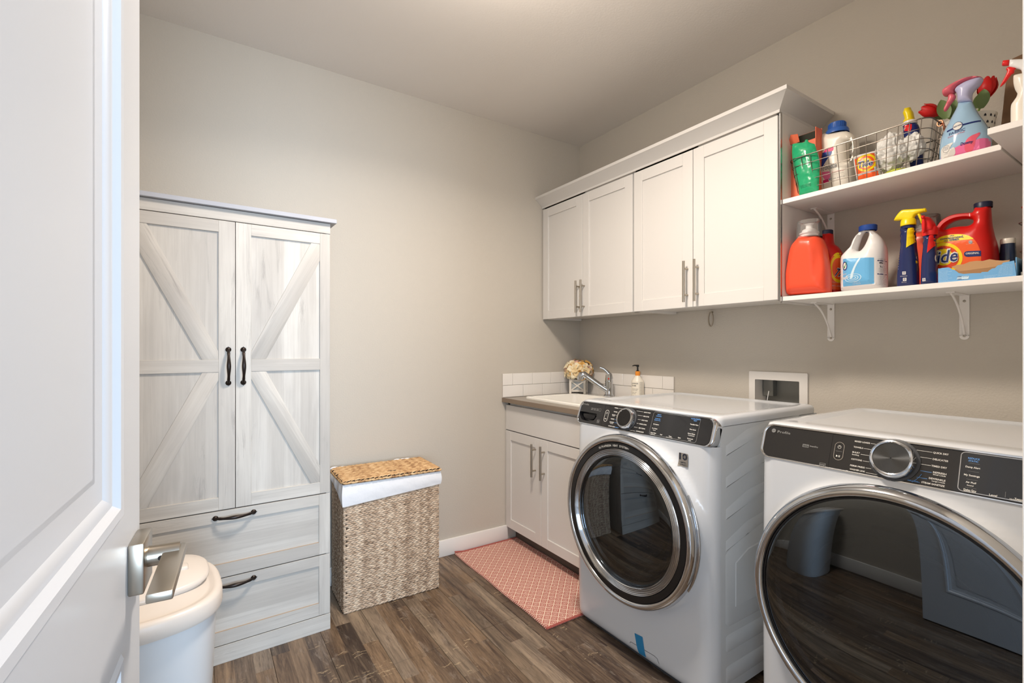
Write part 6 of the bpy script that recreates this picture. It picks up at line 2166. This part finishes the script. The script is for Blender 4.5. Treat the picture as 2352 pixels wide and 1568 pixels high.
C1b = C1
B = Body('green_pouch', 'bright green foil pouch at the left end of the wire basket', 'pouch', -0.262, 360, zb, C1)
B.solid('foil', 'green', [(236, 672, 1), (260, 662), (340, 652), (350, 632), (374, 630), (384, 652), (436, 668, 1), (452, 720), (474, 800), (482, 880), (478, 980), (472, 1130, 1), (300, 1150, 1), (284, 1050), (262, 980), (246, 900), (236, 820), (230, 740)], T=0.018, Rr=0.034, h=0.008, p=1.5)
g = G()
for k in range(4):
    B.words(g, ('FLEX PACK', 'KEEP SEALED', 'NET 18 OZ', 'REUSE')[k], (300 + 4 * k, 1050 + k * 7), (405, 1022 + k * 7), 0.0016, 0, 0.0, 0, 0.001)
g.build('lettering', ['inkdark'], B.t, smooth=0)

B = Body('delicates_detergent', 'ivory detergent bottle with a ribbed blue cap in the wire basket', 'detergent bottle', -0.150, 650, zb, C1)
B.solid('bottle', 'cream', [(545, 578, 1), (735, 556, 1), (780, 580), (815, 622), (828, 690), (826, 745), (800, 800), (790, 850), (798, 930), (804, 1150, 1), (494, 1170, 1), (486, 1000), (488, 900), (500, 820), (506, 750), (496, 690), (500, 625), (520, 594)],
        [[(742, 690), (758, 664), (778, 660), (788, 690), (786, 760), (774, 812), (756, 838), (742, 820), (738, 760)]], T=0.044, Rr=0.036, h=0.008, p=2.3)
cx, cz = B.pt(638, 566)
g = G().lathe([(0.0395, -0.008), (0.0390, 0.004), (0.036, 0.009), (0.030, 0.010), (0.0290, 0.012), (0.0285, 0.033), (0.027, 0.035), (0.001, 0.035)], 40, c=(cx, 0, cz), caps=False)
for k in range(28):
    a = 2 * PI * k / 28
    g.box(-.0008, .0275, 0.013, .0008, .0300, 0.031)
    n8 = 8
    for j in range(n8):
        v = Vector(g.v[-n8 + j]); v = Matrix.Rotation(a, 4, 'Z') @ v
        g.v[-n8 + j] = (v.x + cx, v.y, v.z + cz)
g.build('cap', 'bluecap', B.t)
g = G()
B.print_(g, [(508, 750, 1), (600, 736, 1), (590, 770), (556, 810), (520, 870), (500, 920, 1), (490, 918, 1), (494, 840)], 0, sm=3)
B.print_(g, [(520, 752, 1), (540, 722), (575, 702), (612, 694, 1), (614, 716), (606, 736, 1)], 1, sm=3)
B.print_(g, [(500, 930), (540, 922), (578, 920), (592, 940), (580, 975), (556, 1000), (530, 985), (508, 955)], 4, sm=3)
B.print_(g, [(520, 1000, 1), (560, 985, 1), (575, 1010, 1), (548, 1018, 1), (500, 1034, 1)], 1, sm=0)
B.words(g, 'Woolite', (486, 921), (642, 876), 0.0175, 2, 0.045, 0.0, 0.0012)
B.words(g, 'Woolite', (490, 919), (639, 876), 0.0155, 3, 0.0, 0.0, 0.0018)
B.words(g, 'EverCare', (598, 936), (702, 908), 0.0058, 5, 0.0, 0.1)
B.words(g, 'ALL CLOTHES ALL COLORS', (602, 952), (700, 926), 0.0016, 2, 0.0)
B.words(g, '66', (572, 998), (598, 990), 0.0065, 0, 0.02)
B.words(g, 'LOADS  1.48 L  50 FL OZ', (606, 990), (710, 962), 0.0036, 2, 0.0)
g.build('label', ['bluecapd', 'magenta', 'inkdark', 'ink', 'pinkp', 'pinkd'], B.t, smooth=0)

B = Body('detergent_pouch', 'orange and yellow detergent pouch in the middle of the wire basket', 'pouch', -0.225, 910, zb, C1)
B.solid('pouch', 'white', [(786, 792, 1), (830, 770), (900, 752), (984, 730, 1), (996, 800), (1008, 860), (1024, 930), (1034, 990, 1), (822, 1020, 1), (806, 930), (794, 860)], T=0.020, Rr=0.026, h=0.008, p=2.0)
g = G()
B.print_(g, [(792, 808, 1), (860, 778), (984, 738, 1), (994, 800), (1008, 860), (1030, 950, 1), (820, 990, 1), (804, 900)], 0, sm=3)
el = lambda cx_, cy_, rx, ry, n=36: B.L([(cx_ + rx * math.cos(a), cy_ + ry * math.sin(a) - rx * math.cos(a) * .18) for a in [i * 2 * PI / n for i in range(n)]], 0)
wrap(g, flat(el(902, 838, 86, 80), [], .01), B.b, 0.0012, 1)
wrap(g, flat(el(902, 838, 68, 62), [], .01), B.b, 0.0017, 0)
wrap(g, flat(el(902, 842, 50, 46), [], .01), B.b, 0.0021, 1)
B.words(g, 'Tide', (828, 892), (962, 858), 0.0225, 2, 0.06, 0.15, 0.0028)
B.words(g, 'Tide', (832, 890), (959, 858), 0.0205, 3, 0.015, 0.15, 0.0034)
B.print_(g, [(815, 950, 1), (985, 900, 1), (987, 912, 1), (818, 962, 1)], 2, 0.0012, 0)
B.words(g, 'SAFE AND GENTLE IN BASE', (824, 958), (978, 913), 0.0018, 3, 0.0, 0, 0.0016)
B.print_(g, [(968, 872, 1), (1008, 862, 1), (1014, 900, 1), (974, 912, 1)], 4, 0.0012, 0)
g.build('label', ['orangelab', 'yellowlab', 'ink', 'navyp', 'skyl'], B.t, smooth=0)

def crumple(name, label, cat, loc, rx, ry, rz_, seed, mat='bag', extra=None, rot=0, sharp=0.55):
    t = thing(name, label, cat, loc, RIGHT + rot)
    bm = bmesh.new()
    bmesh.ops.create_icosphere(bm, subdivisions=5, radius=1.0)
    for v in bm.verts:
        d = v.co.normalized()
        n1 = noise.noise(d * 1.7 + Vector((seed, 0, 0)))
        n2 = noise.noise(d * 3.3 + Vector((0, seed, 0)))
        n3 = 1 - abs(noise.noise(d * 3.1 + Vector((0, 0, seed)))) * 2.2
        n4 = 1 - abs(noise.noise(d * 6.5 + Vector((seed, seed, 0)))) * 2.0
        r = 0.86 + 0.22 * n1 + 0.12 * n2 + 0.13 * sharp * n3 + 0.09 * sharp * n4
        z = d.z * r * rz_ + rz_
        z = max(z, 0.0)
        v.co = Vector((d.x * r * rx, d.y * r * ry, z))
    g = G().frombm(bm)
    g.build('film', mat, t, smooth=80)
    return t
def at_c1(a, b, X):
    y, z = on_x(1760 + a / C1[1], 160 + b / C1[1], X)
    return y, z
y_, z_ = at_c1(1130, 760, -0.19)
crumple('plastic_bag', 'crumpled white plastic bag in the wire basket, beside the orange pouch', 'bag', (-0.185, y_ + .004, zb + 0.030), 0.050, 0.045, 0.066, 2.3, sharp=0.9)
y_, z_ = at_c1(1180, 860, -0.2)
crumple('soft_pack', 'yellow-green film pack under the crumpled white bag', 'pack', (-0.200, y_, zb), 0.040, 0.042, 0.0145, 7.7, 'lime', sharp=0.2)
y_, z_ = at_c1(1325, 650, -0.13)
# cleaner bottle with yellow cap, leaning, with a bag round it
B = Body('cleaner_bottle', 'blue and red bottle with a tall yellow cap at the right end of the basket', 'bottle', -0.118, 1320, zb, C1)
B.solid('bottle', 'navyp', [(1262, 486, 1), (1332, 478, 1), (1366, 492), (1384, 540), (1398, 640), (1408, 740), (1414, 860), (1410, 940, 1), (1306, 960, 1), (1296, 860), (1270, 740), (1244, 620), (1236, 540), (1242, 500)], T=0.024, Rr=0.026, h=0.007, p=2.0)
g = G()
B.print_(g, [(1240, 500, 1), (1308, 486, 1), (1312, 530), (1296, 556, 1), (1240, 552, 1)], 0, 0.001, 2)
B.words(g, 'EXTRA', (1242, 545), (1262, 524), 0.006, 1, 0.02, 0, 0.002)
g.build('label', ['redb', 'ink'], B.t, smooth=0)
cx, cz = B.pt(1294, 482)
G().lathe([(0.0205, -0.006), (0.0205, 0.004), (0.019, 0.006)], 24, c=(cx, 0, cz)).build('neck_ring', 'white', B.t)
B.solid('cap', 'yellow', [(1238, 492, 1), (1236, 470), (1250, 452), (1242, 420), (1234, 398), (1240, 380), (1250, 350, 1), (1300, 338, 1), (1308, 360), (1322, 380), (1330, 420), (1340, 460), (1340, 480, 1)], sm=3, T=0.019, Rr=0.014, h=0.006)
y_, z_ = at_c1(1330, 650, -0.17)
crumple('plastic_bag', 'white plastic bag wrapped around the yellow-capped bottle', 'bag', (-0.172, y_ + .004, zb + 0.052), 0.034, 0.030, 0.048, 5.1, sharp=0.8)

# ---- fabric spray
B = Body('fabric_spray', 'pale blue fabric-refresher spray bottle with pink trigger', 'spray bottle', -0.215, 1800, SU, C1)
B.solid('bottle', 'paleblue', [(1726, 296, 1), (1856, 284, 1), (1876, 330), (1916, 400), (1968, 470), (2010, 540), (2030, 610), (2032, 720, 1), (2028, 900, 1), (1568, 920, 1), (1562, 790), (1566, 690), (1584, 610), (1618, 530), (1660, 450), (1696, 380), (1718, 335)], T=0.044, Rr=0.055, h=0.008, p=2.0, tf=lambda x, z: 1 - max(0, z - .08) * 4.5)
bodyb = B.b
B.solid('spray_head', 'lavender', [(1726, 302, 1), (1724, 250), (1716, 214), (1700, 196), (1722, 160), (1780, 122), (1850, 92), (1920, 74), (1950, 76), (1950, 96), (1920, 142), (1880, 178), (1858, 210), (1852, 250), (1858, 290, 1)], sm=3, T=0.024, Rr=0.018, h=0.007, p=2.2)
B.solid('head_cover', 'rose', [(1590, 205), (1600, 186), (1650, 150), (1720, 112), (1800, 78), (1880, 64), (1940, 68), (1944, 78), (1880, 90), (1800, 114), (1740, 146), (1706, 186), (1690, 216), (1650, 230), (1606, 240), (1592, 226)], sm=3, T=0.0265, Rr=0.014, h=0.007, p=2.2)
B.solid('trigger', 'rose', [(1642, 232), (1672, 212), (1706, 232), (1700, 262), (1672, 298), (1646, 336), (1622, 372), (1604, 378), (1600, 352), (1618, 312), (1636, 270)], sm=3, T=0.011, Rr=0.010, h=0.006)
B.b = bodyb
B.cur = B.X - 0.035
g = G()
B.print_(g, [(1568, 920, 1), (1564, 800), (1566, 760), (1600, 752), (1680, 720), (1740, 690), (1800, 660), (1870, 640), (1940, 612), (2028, 600, 1), (2032, 720), (2028, 900, 1)], 1, 0.0006)
B.print_(g, [(1790, 700), (1810, 640), (1850, 600), (1900, 572), (1924, 560), (1916, 590), (1890, 630), (1880, 680), (1850, 730), (1800, 740)], 5, 0.0010)
B.print_(g, [(1566, 720), (1600, 690), (1690, 660), (1670, 690), (1660, 720), (1700, 700), (1700, 760), (1640, 790), (1580, 800), (1566, 790)], 2, 0.0010)
B.print_(g, [(1620, 548, 1), (1915, 438, 1), (1917, 452, 1), (1622, 562, 1)], 0, 0.0010, 0)
el = lambda cx_, cy_, rx, ry, n=30: B.L([(cx_ + rx * math.cos(a), cy_ + ry * math.sin(a) - rx * math.cos(a) * .2) for a in [i * 2 * PI / n for i in range(n)]], 0)
wrap(g, flat(el(1725, 510, 48, 42), [], .01), B.b, 0.0016, 0)
wrap(g, flat(el(1725, 510, 43, 37), [], .01), B.b, 0.0021, 2)
B.words(g, 'febreze', (1690, 530), (1764, 500), 0.0062, 0, 0.01, 0, 0.0026)
B.words(g, 'FABRIC', (1650, 598), (1800, 550), 0.0085, 0, 0.0, 0, 0.0014)
B.words(g, 'Downy April Fresh', (1640, 622), (1795, 568), 0.0045, 3, 0.0, 0.2, 0.0014)
B.words(g, 'Downy', (1756, 690), (1870, 660), 0.0085, 0, 0.02, 0.2, 0.002)
wrap(g, band(el(1622, 716, 36, 34), el(1622, 716, 33, 31)), B.b, 0.0016, 4)
for k in range(3):
    B.words(g, ('FIGHTS', 'ODORS', 'FAST')[k], (1602, 708 + k * 12), (1644, 698 + k * 12), 0.0022, 0, 0.0, 0, 0.0016)
B.words(g, 'WITH FRESH', (1600, 768), (1640, 758), 0.0018, 4, 0.0, 0, 0.0016)
g.build('label', ['navyp', 'pinkp', 'ink', 'redp', 'inkgrey', 'pinkd'], B.t, smooth=0)

# ---- tulip pot
py_, _ = at_c1(1827, 400, -0.105)
po = thing('flower_pot', 'white pot with small dark marks behind the fabric spray', 'pot', (-0.110, py_, SU))
pk = G().lathe([(0.040, 0), (0.044, 0.004), (0.052, 0.06), (0.064, 0.157), (0.067, 0.162), (0.063, 0.164), (0.058, 0.150), (0.001, 0.145)], 40, caps=False)
pkb = pk.bvh()
pk.build('pot_body', 'pot', po)
g = G()
for ring in range(5):
    for k in range(22):
        a = 2 * PI * (k + (ring % 2) * .5) / 22
        z = 0.150 - ring * 0.020
        d = Vector((math.cos(a), math.sin(a), 0))
        hit = pkb.ray_cast(d * 0.3 + Vector((0, 0, z)), -d)
        if hit[0] is None: continue
        c = hit[0] + d * 0.0006
        s_ = Vector((-d.y, d.x, 0)); up = (Vector((0, 0, 1)) + d * 0.14).normalized()
        pl_ = [(0, .0055), (.0035, .001), (.003, -.0045), (0, -.002), (-.003, -.0045), (-.0035, .001)]
        g.add([c + s_ * p[0] + up * p[1] for p in pl_], [(0, 1, 3, 5), (1, 2, 3), (3, 4, 5)])
g.build('print', 'inkdark', po, smooth=0)

tu = thing('tulips', 'two artificial red tulips with broad green leaves in the white pot', 'flowers', (-0.110, py_, SU + 0.143))
def leaf(base, tip, w_, bend, mat='leaf', nrm=(-1, -0.3, 0)):
    base, tip = Vector(base), Vector(tip)
    nrm = Vector(nrm).normalized()
    d = (tip - base).normalized()
    s_ = d.cross(nrm).normalized()
    rings = []
    for i in range(11):
        f = i / 10
        c = base.lerp(tip, f) + nrm * bend * math.sin(f * PI)
        ww = w_ * (math.sin(PI * min(1, f * 0.92 + .08)) ** 0.75)
        rings.append([c - s_ * ww + nrm * ww * .28, c - s_ * ww * .5 + nrm * ww * .07, c, c + s_ * ww * .5 + nrm * ww * .07, c + s_ * ww + nrm * ww * .28])
    g = G().loft(rings, False, False, wrap=False)
    return g.build('leaf', mat, tu, smooth=70)
def bloom(c, axis, s):
    q = Vector(axis).to_track_quat('Z', 'Y').to_matrix().to_4x4()
    root = G().lathe([(0.004 * s, -0.002), (0.010 * s, 0.004 * s), (0.012 * s, 0.02 * s), (0.001, 0.03 * s)], 10, caps=False).xf(Matrix.Translation(c) @ q).build('bloom', 'tulip', tu)
    for k in range(6):
        a = k * PI / 3
        rr_ = 0.0225 * s if k % 2 else 0.0195 * s
        rings = []
        for i in range(8):
            f = i / 7
            rad = rr_ * (0.25 + 1.0 * math.sin(min(1, f * 1.15 + .05) * PI * 0.62)) * (1 - 0.35 * f * f)
            ww = 0.020 * s * math.sin(PI * min(1, 0.12 + f * 0.84)) ** 0.6
            z = f * 0.062 * s
            row = []
            for j in range(5):
                b_ = (j - 2) / 2
                aa = a + b_ * ww / max(rad, .006)* 0.8
                row.append((rad * math.cos(aa) * (1 - .04 * b_ * b_), rad * math.sin(aa) * (1 - .04 * b_ * b_), z - abs(b_) * 0.002 * s))
            rings.append(row)
        G().loft(rings, False, False, wrap=False).xf(Matrix.Translation(c) @ q).build('petal', 'tulipo' if (k == 1 and s > 1) else 'tulip', root, smooth=70)
def rel(a, b, X):
    y, z = at_c1(a, b, X)
    return Vector((X + 0.110, y - py_, z - SU - 0.143))
c1 = rel(1560, 395, -0.125); c2 = rel(1975, 262, -0.10)
G().tube([(0, 0.01, 0.0), c1 * 0.6 + Vector((0, 0, 0.0)), c1], 0.0035, 8).build('stem', 'stem', tu)
G().tube([(0, -0.02, 0.0), c2 * 0.6, c2], 0.0035, 8).build('stem', 'stem', tu)
bloom(c1, (-.25, 0.62, 0.42), 0.92)
bloom(c2, (0.0, -0.12, 1), 1.04)
leaf(rel(1625, 440, -0.14), rel(1572, 270, -0.15), 0.018, -0.004)
leaf(rel(1660, 430, -0.11), rel(1700, 270, -0.12), 0.017, 0.005)
leaf(rel(1600, 440, -0.10), rel(1500, 432, -0.11), 0.006, 0.003)
leaf(rel(1935, 350, -0.12), rel(1962, 172, -0.13), 0.0165, 0.004)
leaf(rel(1890, 350, -0.10), rel(1925, 215, -0.10), 0.012, 0.004)

# ---- wooden board leaning on the wall
wbr = thing('wooden_board', 'aged brown wooden board leaning on the wall behind the white spray bottle', 'board', (-0.020, -2.15, SU + 0.004), RIGHT)
CA_ = ((2200, 100), 5.224)
q = loc2([(518, 1010, 1), (530, 900), (546, 760), (562, 600), (580, 460), (610, 320), (652, 186, 1), (780, 128, 1), (960, 60, 1), (1000, 1010, 1)], CA_[0], CA_[1], -0.020, -2.15, SU + 0.004)
q = smoothc(q, 4)
G().prism([(min(p[0], 0.285), max(p[1], 0.001)) for p in q], -0.004, 0.016, bev=0.002).build('plank', 'wood', wbr)

# ---- white spray bottle on the short shelf
ws = thing('white_spray', 'white spray bottle with a red nozzle and trigger, at the upper right edge', 'spray bottle', (-0.335, -2.206, SU + 0.004), R(-90))
XW = -0.335
def wl(pts): return smoothc(loc2(pts, CA_[0], CA_[1], XW, -2.206, SU + 0.004), 4)
g = inflate(wl([(672, 388, 1), (760, 366), (860, 360), (900, 380, 1), (905, 480), (890, 600), (930, 720), (960, 850), (965, 1100, 1), (640, 1120, 1), (636, 900), (640, 760), (672, 700), (706, 650), (716, 605), (690, 560), (672, 500), (668, 430)]), [], T=0.022, Rr=0.020, h=0.006)
g.build('bottle', 'cream', ws, smooth=50, weld=True)
inflate(wl([(624, 196, 1), (760, 190), (900, 190, 1), (930, 260), (900, 300), (860, 360, 1), (770, 366, 1), (760, 320), (700, 300), (614, 284, 1)]), [], T=0.011, Rr=0.007, h=0.005).build('spray_head', 'white', ws, smooth=50, weld=True)
inflate(wl([(580, 318), (590, 286, 1), (640, 280), (705, 294, 1), (680, 322), (676, 350), (640, 376), (600, 430), (560, 480), (504, 524, 1), (530, 470), (566, 400), (594, 330)]), [], T=0.006, Rr=0.005, h=0.004).build('trigger', 'redb', ws, smooth=50, weld=True)
inflate(wl([(542, 208, 1), (630, 198, 1), (614, 262, 1), (606, 266, 1), (530, 268, 1)]), [], T=0.009, Rr=0.004, h=0.004).build('nozzle', 'redb', ws, smooth=50, weld=True)
